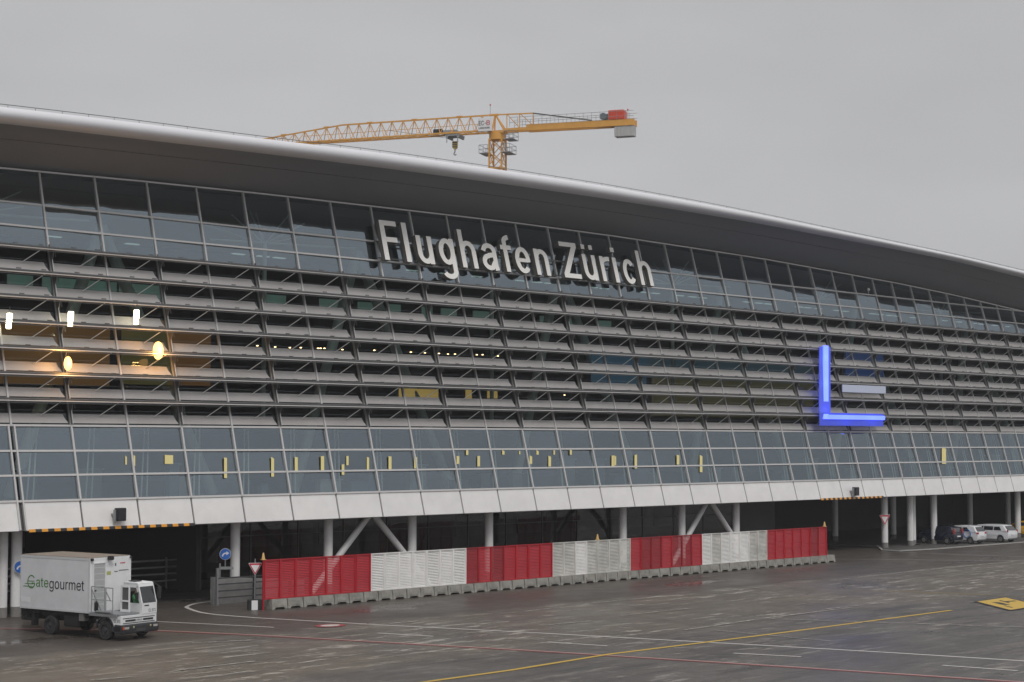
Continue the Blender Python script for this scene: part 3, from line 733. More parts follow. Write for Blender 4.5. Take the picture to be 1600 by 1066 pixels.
# ------------------------------------------------------------------ signs
def tri(s_): h = s_*math.sqrt(3)/2; return [(-s_/2,h*.45),(s_/2,h*.45),(0,-h*.55)]
def round_tri(s_, r):
    P = [Vector(p) for p in tri(s_)]; out = []
    c0 = Vector((0,0))
    for i, p in enumerate(P):
        a_ = (P[i-1]-p).normalized(); b2 = (P[(i+1)%3]-p).normalized()
        for k_ in range(5):
            q = k_/4; out.append(p+a_*r*(1-q)**2+b2*r*q**2)
    return [(v_.x,v_.y) for v_ in out]
def yield_face(parent, s_, z, rz=0):
    f_ = MB().prism(round_tri(s_,.09), lambda x,zz:(x,-.03,z+zz), lambda x,zz:(x,-.05,z+zz)).build('sign_plate', M_signw, parent)
    MB().prism(round_tri(s_*.93,.08), lambda x,zz:(x,-.051,z+zz), lambda x,zz:(x,-.056,z+zz)).build('red_border', M_signr, f_)
    MB().prism(round_tri(s_*.62,.04), lambda x,zz:(x,-.057,z+zz), lambda x,zz:(x,-.062,z+zz)).build('white_centre', M_signw, f_)
face = math.atan2(52.1,71.9)  # turned towards the apron, so plate normal -y rotated
P = onZ(398,953)
t = thing('yield_sign', 'yield sign on a thin pole with black and white foot, left of the barrier', 'sign', P, -face*.75)
MB().tube((0,0,.55),(0,0,2.62),.03,10).build('pole', M_steel, t)
yield_face(t, .74, 2.12)
fb = MB().box((-.36,-.22,0),(.36,.22,.52)).build('foot_block', M_black, t, bevel=.02); MB().box((-.2,-.235,.01),(.12,-.221,.50)).build('white_face', M_signw, fb)
X = onY(1382,800,77.35).x
t = thing('yield_sign', 'yield sign fixed to a white column at the right, below the hazard edging', 'sign', onY(1382,812,77.3), -.5)
yield_face(t, 1.0, 0.); MB().box((-.03,-.03,-.1),(.03,.12,.1)).build('clamp', M_steel, t)
def blue_sign(P, rz, lb, parts=True):
    t = thing('blue_arrow_sign', lb, 'sign', P, rz, 'round blue arrow signs')
    d_ = MB().lathe([(.31,0),(.31,.03)],(0,-.03,0),32,'y').build('sign_disc', M_signw, t)
    MB().lathe([(.29,0),(.29,.012)],(0,-.045,0),32,'y').build('blue_face', M_blue, t)
    m = MB(); pts = []
    for k_ in range(9):
        a_ = math.pi-(math.pi/2)*k_/8*1.0; pts.append((.02+.17*math.cos(a_), -.12+.17*math.sin(a_)))
    pts.append((.07,.05))
    for p, q in zip(pts, pts[1:]): m.bar((p[0],-.05,p[1]),(q[0],-.05,q[1]),.010,.075)
    m.prism([(.06,-.06),(.06,.16),(.21,.05)], lambda x,z:(x,-.046,z), lambda x,z:(x,-.056,z)); m.build('arrow', M_signw, t)
    return t
Ps = onY(352,866,77.0)
t = blue_sign(Ps, -.6, 'round blue sign with white right-turn arrow on a short post beside a white column')
m = MB(); m.tube((0,.02,-.75),(0,.02,-.2),.03,8); m.box((-.3,-.02,-.83),(.45,.1,-.68)); m.tube((-.28,.04,-1.55),(-.28,.04,-.5),.045,8); m.tube((.3,.04,-Ps.z),(.3,.04,-.8),.04,8)
m.build('support', M_steel, t)
t = blue_sign(onY(32,886,77.2), -.5, 'round blue arrow sign half hidden behind the truck, on the left column pair')
MB().box((-.03,0,-.05),(.03,.3,.05)).build('clamp', M_steel, t)

M_darks = mat('dark_steel', (.06,.06,.062), .6, .2)
# guard rail and low ramp wall left of the fence
XL = onY(340,900,75.5).x; XR = 58.5
t = thing('guard_rail', 'dark steel guard rail with horizontal bars around the ramp behind the yield sign', 'railing', (XL,75.5,0))
for z in (.35,.7,1.05,1.38): MB().box((.1,0,z),(XR-XL,.05,z+.07)).build('rail', M_darks, t)
for X in (0.,2.4,4.8): MB().box((X,.05,0),(X+.13,.17,1.5 if X else 1.95)).build('post', M_darks if X else M_steel, t)
t = tag(MB().hexa([(XL+.1,76.0,0),(XR,76.0,0),(XR,76.3,0),(XL+.1,76.3,0),(XL+.1,76.0,1.45),(XR,76.0,1.0),(XR,76.3,1.0),(XL+.1,76.3,1.45)]).build('ramp_wall', mat('ramp_concrete',(.24,.24,.235),.85,var=.3)), 'low grey concrete ramp wall behind the guard rail', 'wall')
P = onZ(1431,853)
t = thing('marker_pole', 'thin dark marker pole on a rubber foot between the white columns at right', 'pole', P)
MB().tube((0,0,.1),(0,0,1.6),.035,8).build('pole', M_black, t); MB().box((-.35,-.25,.09),(.35,.25,.19)).build('foot', M_black, t, bevel=.03)

# ------------------------------------------------------------------ cars
def wheel(parent, x, y, r, side, wd=.2, rim=M_rim, nspoke=7):
    # axle along x ; outer face at side*x
    o = MB(); n = 28; prof = [(r*.62,-wd/2),(r*.95,-wd/2),(r,-wd*.3),(r,wd*.3),(r*.95,wd/2),(r*.62,wd/2)]
    vs = []
    for q, h in prof:
        for i in range(n): a_ = 2*math.pi*i/n; vs.append((x+h,y+q*math.cos(a_),r+q*math.sin(a_)))
    m_ = len(prof); o.add(vs, [(j*n+i,j*n+(i+1)%n,((j+1)%m_)*n+(i+1)%n,((j+1)%m_)*n+i) for j in range(m_) for i in range(n)], True)
    w_ = bpy.data.objects.new('wheel', None); COL.objects.link(w_); w_.parent = parent; w_.empty_display_size = .1
    o.build('tyre', M_tyre, w_)
    o = MB(); xo = x+side*wd*.36
    o.tube((x-side*wd*.3,y,r),(x+side*wd*.1,y,r),r*.61,n); 
    for k_ in range(nspoke):
        a_ = 2*math.pi*k_/nspoke; o.bar((xo,y,r),(xo,y+math.cos(a_)*r*.6,r+math.sin(a_)*r*.6),.03,r*.16,(1,0,0))
    o.tube((xo-side*.03,y,r),(xo+side*.03,y,r),r*.17,14)
    for i in range(n):
        a0, a1 = 2*math.pi*i/n, 2*math.pi*(i+1)/n; rr = r*.6
        o.bar((xo,y+rr*math.cos(a0),r+rr*math.sin(a0)),(xo,y+rr*math.cos(a1),r+rr*math.sin(a1)),.05,.04,(1,0,0))
    o.build('rim', rim, w_); return w_
# car local frame: y from rear (0) to nose (L), x across, z up
def car(name, label, cat, loc, L, W, Hh, lower, roofp, belt, paint, lamp, win, rimr=.31, wb=(.8,.82), ring=False, rz=0., estate=False, accent=None):
    t = thing(name, label, cat, loc, rz, 'cars parked under the terminal')
    hw = W/2; wr, wf = .68, L-.82; R0 = rimr
    def arch(yc): return [(yc+math.cos(a_)*(R0+.06), R0+math.sin(a_)*(R0+.06)) for a_ in [math.pi*k_/10 for k_ in range(11)]]
    # body side profile (y,z): bottom with arches then over the top
    bot = [(.10,.28)]+arch(wr)[::-1]+arch(wf)[::-1]+[(L-.08,.26)]
    prof = bot+lower[::-1]
    def X(y, z):   # half width with barrel and end rounding
        e_ = 1-.10*max(0,(.5-y)/.5)**2-.16*max(0,(y-(L-.8))/.8)**2
        v_ = 1-.05*max(0,(z-.55)/.4)-.06*max(0,(.45-z)/.3)
        return hw*e_*v_
    bm_ = MB()
    # slices across x for curvature
    n = len(prof); ks = [-1,-.985,-.93,.93,.985,1]; vs = []
    for kx in ks:
        for (y,z) in prof:
            s_ = 1. if abs(kx) < .95 else (.992 if abs(kx) < .99 else .975)
            yc, zc = L/2, .55
            vs.append((X(y,z)*kx, yc+(y-yc)*s_, zc+(z-zc)*s_))
    fs = [(j*n+i,j*n+(i+1)%n,(j+1)*n+(i+1)%n,(j+1)*n+i) for j in range(len(ks)-1) for i in range(n)]+[tuple(range(n))[::-1],tuple(range((len(ks)-1)*n,len(ks)*n))]
    bm_.add(vs, fs, True)
    b_ = bm_.build('body', paint, t)
    # cabin: belt polygon to roof polygon with tumblehome
    (y0,z0,y1,z1), (yr0,zr0,yr1,zr1) = belt, roofp
    def cab_pt(y, z): 
        q = (z-min(z0,z1))/(Hh-min(z0,z1)); return hw*(.93-.17*q)
    side = [(y0,z0),(y1,z1),(yr1,zr1)]+[((yr0+(yr1-yr0)*f_),(zr0+(zr1-zr0)*f_)+.05*math.sin(math.pi*f_)) for f_ in (.75,.5,.25)]+[(yr0,zr0)]
    cb = MB(); n2 = len(side); vs = []
    for kx in (-1,-.9,.9,1):
        for (y,z) in side: vs.append((cab_pt(y,z)*kx,y+(0 if abs(kx)>.95 else (-.04 if y<L/2 else .04)),z+(0 if abs(kx)>.95 else .03)))
    cb.add(vs, [(j*n2+i,j*n2+(i+1)%n2,(j+1)*n2+(i+1)%n2,(j+1)*n2+i) for j in range(3) for i in range(n2)]+[tuple(range(n2))[::-1],tuple(range(3*n2,4*n2))], True)
    cb.build('cabin', paint, t)
    for s_ in (-1,1):
        for poly in win:
            m = MB(); m.prism(poly, lambda y,z:((cab_pt(y,z)+.006)*s_,y,z), lambda y,z:((cab_pt(y,z)+.014)*s_,y,z)); m.build('side_window', M_cglass_o, t)
        wheel(t, s_*(hw-.10), wr, R0, s_); wheel(t, s_*(hw-.10), wf, R0, s_)
        m = MB(); m.box((s_*(hw-.03),y1-.05,z1+.02),(s_*(hw+.16),y1+.09,z1+.17)); m.build('wing_mirror', paint, t, bevel=.03)
        # tail light
        lx, lz0, lz1, lw = lamp
        m = MB(); m.box((s_*(hw*.87-lw),.0,lz0),(s_*(hw*.895),.14,lz1)); m.build('tail_light', mat('tail_red',(.5,.02,.02),.2,coat=1), t, bevel=.03)
        m = MB()
        for yy in ((y0+y1)*.5,):
            m.box((s_*(hw*.955),yy-.08,z0-.12),(s_*(hw*.985),yy+.10,z0-.08))
        m.build('door_handle', paint, t)
    # rear glass: between belt rear and roof rear
    a0 = Vector((0,y0,z0)); a1 = Vector((0,yr0,zr0)); nn = Vector((0,-(a1-a0).z,(a1-a0).y)).normalized(); up_ = (a1-a0)
    p0 = a0+up_*.12-Vector((0,.045,0))+nn*.045; p1 = a0+up_*.86-Vector((0,.045,0))+nn*.045
    w0, w1 = cab_pt(p0.y,p0.z)*.86, cab_pt(p1.y,p1.z)*.84
    MB().hexa([(-w0,p0.y,p0.z),(w0,p0.y,p0.z),(w0,p0.y+.01,p0.z),(-w0,p0.y+.01,p0.z),(-w1,p1.y,p1.z),(w1,p1.y,p1.z),(w1,p1.y+.01,p1.z),(-w1,p1.y+.01,p1.z)]).build('rear_window', M_cglass_o, t)
    MB().box((-.26,-.025,.62),(.26,-.005,.73)).build('number_plate', M_signw, t)
    MB().box((-hw*.8,-.03,.24),(hw*.8,.12,.36)).build('rear_bumper', mat('bumper_grey',(.08,.08,.08),.6), t, bevel=.03)
    if ring:
        m = MB(); c_ = Vector((-(hw*.965),.95,.86)); r_ = .33
        for i in range(28):
            a0, a1 = 2*math.pi*i/28, 2*math.pi*(i+1)/28
            q0 = Vector((0,math.cos(a0)*r_,math.sin(a0)*r_)); q1 = Vector((0,math.cos(a1)*r_,math.sin(a1)*r_))
            m.bar(c_+q0+Vector((-.02,0,0)),c_+q1+Vector((-.02,0,0)),.03,.085,(1,0,0))
        m.build('blue_ring_decal', mat('ring_blue',(.05,.22,.55),.4), t)
    return t
M_cglass_o = mat('dark_glass', (.015,.017,.02), .06, spec=.8)
M_carw = mat('car_white', (.72,.73,.75), .3, coat=.6); M_carb = mat('car_dark_blue', (.004,.009,.026), .25, coat=.8); M_cary = mat('car_yellow', (.75,.42,.02), .3, coat=.5)
car('parked_car', 'white estate car with roof rails and long dark side windows, parked at the right end', 'car', (132.75,73.9,.09), 4.7,1.84,1.5,
    [(.02,.45),(0,.75),(.06,.98),(1.0,1.0),(3.2,.99),(3.9,.92),(4.45,.78),(4.68,.55),(4.68,.4)], (.55,1.43,2.9,1.44), (.12,.97,3.75,.97), M_carw, (0,.90,1.10,.06),
    [[(.62,1.03),(1.35,1.03),(1.35,1.33),(.85,1.35)],[(1.42,1.03),(2.3,1.03),(2.3,1.36),(1.42,1.35)],[(2.37,1.03),(3.35,1.03),(2.85,1.34),(2.37,1.36)]])
car('parked_car', 'white hatchback with a blue ring on its rear side, between two other parked cars', 'car', (129.15,74.75,.09), 3.8,1.66,1.52,
    [(.02,.45),(0,.75),(.08,1.0),(1.0,1.0),(2.6,1.0),(3.15,.92),(3.6,.78),(3.78,.55),(3.78,.4)], (.45,1.44,2.2,1.46), (.12,.98,3.1,.98), M_carw, (0,.80,.98,.24),
    [[(.75,1.05),(1.45,1.05),(1.45,1.37),(1.05,1.37)],[(1.53,1.05),(2.75,1.03),(2.2,1.37),(1.53,1.38)]], .30, ring=True)
car('parked_car', 'dark blue hatchback with tall red rear lights, leftmost of the parked cars', 'car', (127.0,75.7,.09), 3.7,1.62,1.5,
    [(.02,.45),(0,.75),(.05,.98),(1.0,1.0),(2.6,1.0),(3.05,.92),(3.5,.78),(3.68,.55),(3.68,.4)], (.4,1.42,2.1,1.44), (.08,.97,3.0,.97), M_carb, (0,.85,1.32,.12),
    [[(.75,1.05),(1.45,1.05),(1.45,1.35),(1.0,1.35)],[(1.53,1.05),(2.65,1.03),(2.1,1.35),(1.53,1.36)]], .30)
car('parked_car', 'yellow car mostly outside the right edge, beyond the last white column', 'car', (141.7,75.6,.09), 4.2,1.7,1.45,
    [(.02,.45),(0,.75),(.05,.95),(1.0,.97),(2.9,.97),(3.4,.9),(3.95,.75),(4.18,.55),(4.18,.4)], (.5,1.38,2.4,1.4), (.1,.95,3.3,.95), M_cary, (0,.8,1.0,.2),
    [[(.75,1.02),(1.55,1.02),(1.55,1.32),(1.1,1.32)],[(1.63,1.02),(2.95,1.0),(2.4,1.32),(1.63,1.33)]], .31)

# ------------------------------------------------------------------ catering truck
# local frame: x forward (towards right of the photo), y towards the far side, z up; origin below near front corner of the box
fwd = -ray(-3000,692); fwd.z = 0; fwd.normalize(); fwd = Vector((fwd.x, fwd.y, 0))
TP = onZ(138,998)
T = thing('catering_truck', 'white catering truck with high box body and half cab beside an open platform', 'truck', (TP.x,TP.y,0), math.atan2(fwd.y,fwd.x))
M_box = mat('truck_box', (.64,.65,.67), .45, var=.10, vscale=1.5)
M_boxf = mat('truck_white', (.74,.75,.76), .4, var=.08, vscale=3)
M_roofd = mat('box_roof', (.27,.23,.19), .7, var=.25, vscale=2)
M_chas = mat('chassis', (.016,.015,.014), .8, var=.2)
M_grey = mat('cab_grey', (.035,.037,.042), .55)
M_trim = mat('box_trim', (.55,.56,.57), .45)
LB = 4.62; WB = 2.43; Z0, Z1 = 1.10, 3.50
bx = MB().box((-LB,0,Z0),(0,WB,Z1)).build('box_body', M_box, T, bevel=.025)
MB().box((-LB+.04,.04,Z1+.001),(-.04,WB-.04,Z1+.03)).build('box_roof', M_roofd, bx)
m = MB()
for x in (-LB+.03,-.03): m.box((x-.03,-.012,Z0),(x+.03,.0,Z1))

m.box((-LB,-.014,Z1-.10),(0,-.001,Z1+.005)); m.box((-LB,-.014,Z0-.005),(0,-.001,Z0+.08)); m.build('corner_trim', M_trim, bx)
# front wall of the box with door
MB().box((.001,.02,Z0+.02),(.025,WB-.02,Z1-.02)).build('front_panel', M_boxf, bx)
dr = MB(); dr.box((.026,.22,Z0+.1),(.05,.84,Z1-.28)); dr = dr.build('door', mat('door_grey',(.40,.41,.41),.5,var=.1,vscale=3), bx, bevel=.01)
m = MB()
for k_ in range(7): z = Z0+.35+k_*.27; m.box((.051,.24,z),(.056,.82,z+.012))
for y in (.17,.86): m.box((.026,y,Z0+.05),(.075,y+.04,Z1-.22))
m.box((.026,.17,Z1-.24),(.075,.90,Z1-.20)); m.build('door_frame', M_boxf, bx)
MB().box((.051,.28,Z0+.95),(.10,.34,Z0+1.0)).build('door_handle', M_black, dr)
m = MB(); m.box((.026,.98,3.10),(.03,1.5,3.22)); m.build('vent_slot', M_box, bx)
m = MB(); m.box((.026,1.46,3.1),(.035,1.52,3.22)); m.box((.026,1.42,2.83),(.035,1.62,2.86)); m.box((.026,1.68,2.87),(.035,2.25,2.90)); m.build('black_marks', M_black, bx)
MB().box((.026,.98,2.72),(.035,1.22,2.88)).build('yellow_label', mat('label_y',(.40,.42,.15),.5), bx)
MB().box((.026,1.75,3.19),(.033,2.05,3.23)).build('red_label', M_signr, bx)
m = MB(); m.box((.03,.98,3.38),(.28,1.2,3.56)); m.build('roof_lamp', M_black, bx, bevel=.03); MB().box((.03,.03,3.38),(.12,.15,3.5)).build('corner_lamp', M_black, bx)
MB().box((.03,WB-.12,3.4),(.10,WB-.02,3.48)).build('corner_lamp', M_black, bx)
# writing on the box side
G_ = mat('logo_green', (.06,.20,.03), .5); K_ = mat('logo_black', (.012,.012,.012), .5)
xl = lambda u_: -LB+u_*LB     # u_ 0..1 along the side
M_lens = M_signw
def side_text(txt, u0, u1, z0, h, m_, nm_='lettering'):
    o = text_mesh(txt, 1, .006, nm_, m_, bx, fit=((u1-u0)*LB, h), bold=.0); o.location = (xl(u0), -.006, z0); return o
U = lambda px: (px-200)/(850-200)
xbase = 2.10
side_text('ate', U(352)+.0, U(470), xbase, .40, G_); side_text('gourmet', U(480), U(805), xbase-.17, .56, K_)
m = MB()
# stylised initial: an open round stroke crossed by three speed bars
cx_, cz_, r_ = xl(U(307)), 2.27, .26
pts = [(cx_+r_*.95*math.cos(a_), cz_+.04+r_*1.08*math.sin(a_)) for a_ in [R_(40+k_*14) for k_ in range(21)]]
pts.append((cx_+r_*.9, cz_-.02)); pts.append((cx_+.02, cz_-.02))
for p, q in zip(pts, pts[1:]): m.bar((p[0],-.005,p[1]),(q[0],-.005,q[1]),.006,.05)
for k_, (a0, a1) in enumerate(((U(262),U(335)),(U(240),U(325)),(U(222),U(318)))):
    z = 2.32-.12*k_; m.prism([(xl(a0),z),(xl(a1),z+.0),(xl(a1),z+.035),(xl(a0)+.12,z+.035)], lambda x,zz:(x,-.009,zz), lambda x,zz:(x,-.0045,zz))
m.build('logo_mark', G_, bx)
MB().box((xl(.01),-.006,1.38),(xl(.15),-.001,1.60)).build('pale_label', M_boxf, bx)
# chassis
m = MB(); m.box((-LB+.1,.45,.62),(1.9,.57,.86)); m.box((-LB+.1,1.75,.62),(1.9,1.87,.86)); m.box((-LB+.2,.15,.88),(-.1,2.3,1.09))
for x in (-4.2,-3,-1.9,-.6,.6): m.box((x,.5,.64),(x+.12,1.85,.82))
m.build('chassis_frame', M_chas, T)
m = MB(); m.box((-1.75,.08,.42),(-.75,.62,.92)); m.build('fuel_tank', M_chas, T, bevel=.04)
MB().box((-.72,.05,.72),(-.38,.4,1.05)).build('side_locker', mat('locker',(.16,.155,.15),.7), T, bevel=.02)
m = MB(); m.box((-4.5,.15,.62),(-4.3,.3,1.0)); m.box((-4.62,.1,.55),(-4.3,2.3,.72)); m.box((-3.95,.1,.34),(-3.75,.35,.95)); m.box((-4.35,.1,.55),(-3.7,.25,.66)); m.box((-4.6,.1,.72),(-4.5,.2,.98)); m.build('rear_stabiliser', M_chas, T)
for a_, b2 in (((-3.2,.9),(-1.0,.95)),): MB().bar((a_[0],.7,.95),(b2[0],.7,.70),.1,.12).build('lift_arm', M_chas, T)
def twheel(x, y, side, dual=False):
    w_ = bpy.data.objects.new('wheel', None); COL.objects.link(w_); w_.parent = T; r = .43
    n = 32; wd = .24; o = MB(); vs = []; prof = [(r*.6,-wd/2),(r*.93,-wd/2),(r,-wd*.32),(r,wd*.32),(r*.93,wd/2),(r*.6,wd/2)]
    for q, h in prof:
        for i in range(n): a_ = 2*math.pi*i/n; vs.append((x+q*math.cos(a_),y+h,r+q*math.sin(a_)))
    k2 = len(prof); o.add(vs, [(j*n+i,j*n+(i+1)%n,((j+1)%k2)*n+(i+1)%n,((j+1)%k2)*n+i) for j in range(k2) for i in range(n)], True); o.build('tyre', M_tyre, w_)
    o = MB(); yo = y+side*.09
    o.lathe([(r*.61,-.02 if side>0 else .02),(r*.5,side*.0),(r*.42,-side*.07),(r*.25,-side*.06),(r*.22,side*.03),(r*.10,side*.05)],(x,yo,r),24,'y')
    for k_ in range(8): a_ = 2*math.pi*k_/8; o.tube((x+math.cos(a_)*r*.33,yo-side*.03,r+math.sin(a_)*r*.33),(x+math.cos(a_)*r*.33,yo-side*.09,r+math.sin(a_)*r*.33),.02,6)
    o.build('rim', M_rimd, w_)
for x in (1.02,-2.62):
    twheel(x,.16,-1); twheel(x,2.15,1)
# lower cab body
CW = 2.12; F0 = 2.02
pl = [(.42,1.08),(.42,.95)]+[(1.02+math.cos(a_)*.56,.50+math.sin(a_)*.50) for a_ in [math.pi*(1-k_/8) for k_ in range(9)] if math.sin(a_)>=.3]+[(1.62,.52),(F0,.52),(F0,1.08)]
m = MB(); m.prism(pl, lambda x,z:(x,.04,z), lambda x,z:(x,CW,z)); lc = m.build('lower_cab', M_boxf, T, bevel=.015); MB().box((.42,.012,.86),(.80,.039,1.04)).build('step_box', M_chas, T)
m = MB(); aa = [math.pi*(1-k_/10) for k_ in range(11)]
for p, q in zip(aa, aa[1:]): m.bar((1.02+math.cos(p)*.55,.05,.50+math.sin(p)*.50),(1.02+math.cos(q)*.55,.05,.50+math.sin(q)*.50),.10,.06)
m.box((1.5,.0,.40),(F0+.02,.10,.62)); m.build('wheel_arch', M_grey, T)
bp_ = MB(); bp_.prism([(1.62,.30),(2.12,.30),(2.16,.40),(2.16,.64),(2.04,.70),(1.62,.70)], lambda x,z:(x,.0,z), lambda x,z:(x,CW+.02,z)); bp_ = bp_.build('front_bumper', M_grey, T, bevel=.03)
for y in (.12,1.78):
    MB().box((2.165,y,.51),(2.19,y+.26,.61)).build('headlight', mat('headlamp',(.4,.4,.39),.1,coat=1), T, bevel=.01)
MB().box((2.165,.01,.50),(2.185,.11,.63)).build('indicator', mat('indicator',(.45,.08,.03),.3), T)
MB().box((2.165,.80,.38),(2.175,1.34,.50)).build('number_plate', mat('plate_dark',(.05,.05,.05),.5), T)
for y in (.62,1.6): MB().lathe([(.05,0),(.05,.02)],(0,0,0),12,'y').build('fog_lamp', mat('fog',(.6,.55,.3),.3), T).location = (2.18,y,.58)
for z0, z1 in ((.74,.77),(.95,.98)): MB().box((F0+.001,.15,z0),(F0+.012,CW-.12,z1)).build('grille_line', M_black, T)
MB().box((F0+.001,.30,.82),(F0+.014,.88,.90)).build('grille_slot', M_black, T); MB().box((F0+.001,1.32,.82),(F0+.014,1.9,.90)).build('grille_slot', M_black, T)
o = text_mesh('CL 571', 1, .006, 'lettering', K_, T, fit=(.40,.13)); o.location = (1.58,.034,.80)
# half cab (far side)
y0 = 1.22; F1 = 2.0; xb = .86
M_cabw = M_boxf
prof = [(xb,1.08),(F0,1.08),(F0+.0,1.56),(F0-.30,2.50),(F0-.42,2.58),(xb+.05,2.60),(xb,2.52)]
# walls as frame pieces so the window openings stay open
m = MB()
def wall(poly, ya, yb): m.prism(poly, lambda x,z:(x,ya,z), lambda x,z:(x,yb,z))
for ya, yb in ((y0,y0+.05),(CW-.05,CW)):
    wall([(xb,1.081),(F0,1.081),(F0,1.54),(xb,1.54)], ya, yb)
    wall([(xb,1.54),(xb+.14,1.54),(xb+.14,2.20),(xb,2.34)], ya, yb)
    wall([(F0-.14,1.54),(F0,1.54),(F0-.24,2.28),(F0-.36,2.26)], ya, yb)
    wall([(xb,2.22),(F0-.22,2.22),(F0-.26,2.38),(xb,2.38)], ya, yb)
m.box((xb,y0+.05,1.081),(xb+.04,CW-.05,2.36)); m.build('half_cab', M_cabw, T)
m = MB(); m.prism([(xb-.03,2.381),(F0-.22,2.381),(F0-.30,2.44),(xb+.02,2.46)], lambda x,z:(x,y0-.02,z), lambda x,z:(x,CW+.02,z)); rf = m.build('cab_roof', M_cabw, T, bevel=.02)
MB().box((xb+.15,y0+.15,2.465),(F0-.6,y0+.55,2.50)).build('roof_hatch', M_black, rf)
# front face lower panel and windscreen
MB().box((F0-.04,y0,1.081),(F0+.015,CW,1.55)).build('front_panel', M_cabw, T, bevel=.01)
M_wsg = glass_mat('windscreen_glass', (.42,.44,.44), (.95,.97,1), 1.5, .0, .06)
P4 = lambda ya, yb, za, zb, o_: [(F0-(za-1.56)*.31+o_,ya,za),(F0-(za-1.56)*.31+o_,yb,za),(F0-(za-1.56)*.31+o_-.02,yb,za),(F0-(za-1.56)*.31+o_-.02,ya,za),(F0-(zb-1.56)*.31+o_,ya,zb),(F0-(zb-1.56)*.31+o_,yb,zb),(F0-(zb-1.56)*.31+o_-.02,yb,zb),(F0-(zb-1.56)*.31+o_-.02,ya,zb)]
MB().hexa(P4(y0+.06,CW-.05,1.57,2.26,.012)).build('windscreen', M_wsg, T)
m = MB()
m.hexa(P4(y0,y0+.06,1.56,2.32,.016)); m.hexa(P4(CW-.05,CW,1.56,2.32,.016)); m.hexa(P4(y0,CW,2.26,2.38,.017)); m.build('windscreen_frame', M_cabw, T)
m = MB(); m.bar((F0-.02,y0+.3,1.60),(F0-.16,y0+.75,2.0),.012,.02); m.build('wiper', M_black, T)
o = MB().box((F0+.016,y0+.16,1.42),(F0+.024,y0+.42,1.47)).build('badge_slot', M_black, T)
o = text_mesh('CL 571', 1, .006, 'lettering', K_, T, fit=(.42,.13)); o.rotation_euler = (0,0,R_(90)); o.location = (F0+.02,1.62,1.16)
o = text_mesh('IVECO', 1, .006, 'lettering', K_, T, fit=(.34,.07)); o.rotation_euler = (0,0,R_(90)); o.location = (F0+.016,.92,.825)
m = MB(); m.box((F0-.02,CW+.05,1.7),(F0+.06,CW+.2,2.25)); m.tube((F0-.2,CW,2.4),(F0,CW+.12,2.25),.015,6); m.build('wing_mirror', M_black, T)
m = MB(); m.box((F0-.25,y0-.14,1.72),(F0-.17,y0-.02,2.02)); m.tube((F0-.2,y0,2.05),(F0-.2,y0-.08,2.0),.012,6); m.build('wing_mirror', M_black, T)
m = MB(); m.box((xb+.15,y0+.25,1.1),(xb+.6,y0+.8,1.35)); m.box((xb+.08,y0+.25,1.1),(xb+.2,y0+.8,2.0)); m.build('driver_seat', M_black, T, bevel=.04)
# platform with rails
m = MB(); m.box((.06,.02,1.10),(F0-.1,y0-.03,1.16)); m.build('platform', M_steel, T)
m = MB(); m.box((.06,-.05,1.02),(F0-.2,.02,1.14)); m.tube((.5,-.03,1.22),(1.5,-.03,1.22),.06,10); m.build('platform_edge', M_steel, T)
MB().box((.42,-.1,1.2),(.62,.04,1.66)).build('rubber_buffer', M_black, T, bevel=.05)
M_railg = mat('rail_grey', (.30,.31,.32), .5, .3)
def rail_frame(x0, x1, y, z0, z1, nm_, mid=True, diag=None):
    m = MB()
    for x in (x0, x1): m.tube((x,y,z0),(x,y,z1),.022,8)
    m.tube((x0,y,z1),(x1,y,z1),.022,8)
    if mid: m.tube((x0,y,(z0+z1)/2),(x1,y,(z0+z1)/2),.016,8)
    if diag: m.bar((diag[0],y-.01,diag[1]),(diag[2],y-.01,diag[3]),.02,.05)
    return m.build(nm_, M_railg, T)
rail_frame(.10,.95,.06,1.16,2.28,'platform_rail',diag=(.12,2.15,.75,1.25))
rail_frame(.98,1.42,.10,1.16,2.26,'platform_rail',diag=(1.0,2.1,1.3,1.7))
m = MB()
x0g, x1g, yg = 1.28, 1.86, .66
m.box((x0g,yg,1.2),(x0g+.07,yg+.04,2.36)); m.box((x1g-.07,yg,1.2),(x1g,yg+.04,2.30)); m.box((x0g+.07,yg,2.27),(x1g-.07,yg+.04,2.36)); m.box((x0g+.07,yg,1.2),(x1g-.07,yg+.04,1.30)); m.box((x0g+.07,yg,1.64),(x1g-.07,yg+.04,1.71))
m.build('platform_gate', M_boxf, T)
MB().box((x0g+.08,yg+.041,1.31),(x1g-.08,yg+.06,2.26)).build('gate_net', mat('gate_net',(.10,.10,.10),.8), T)
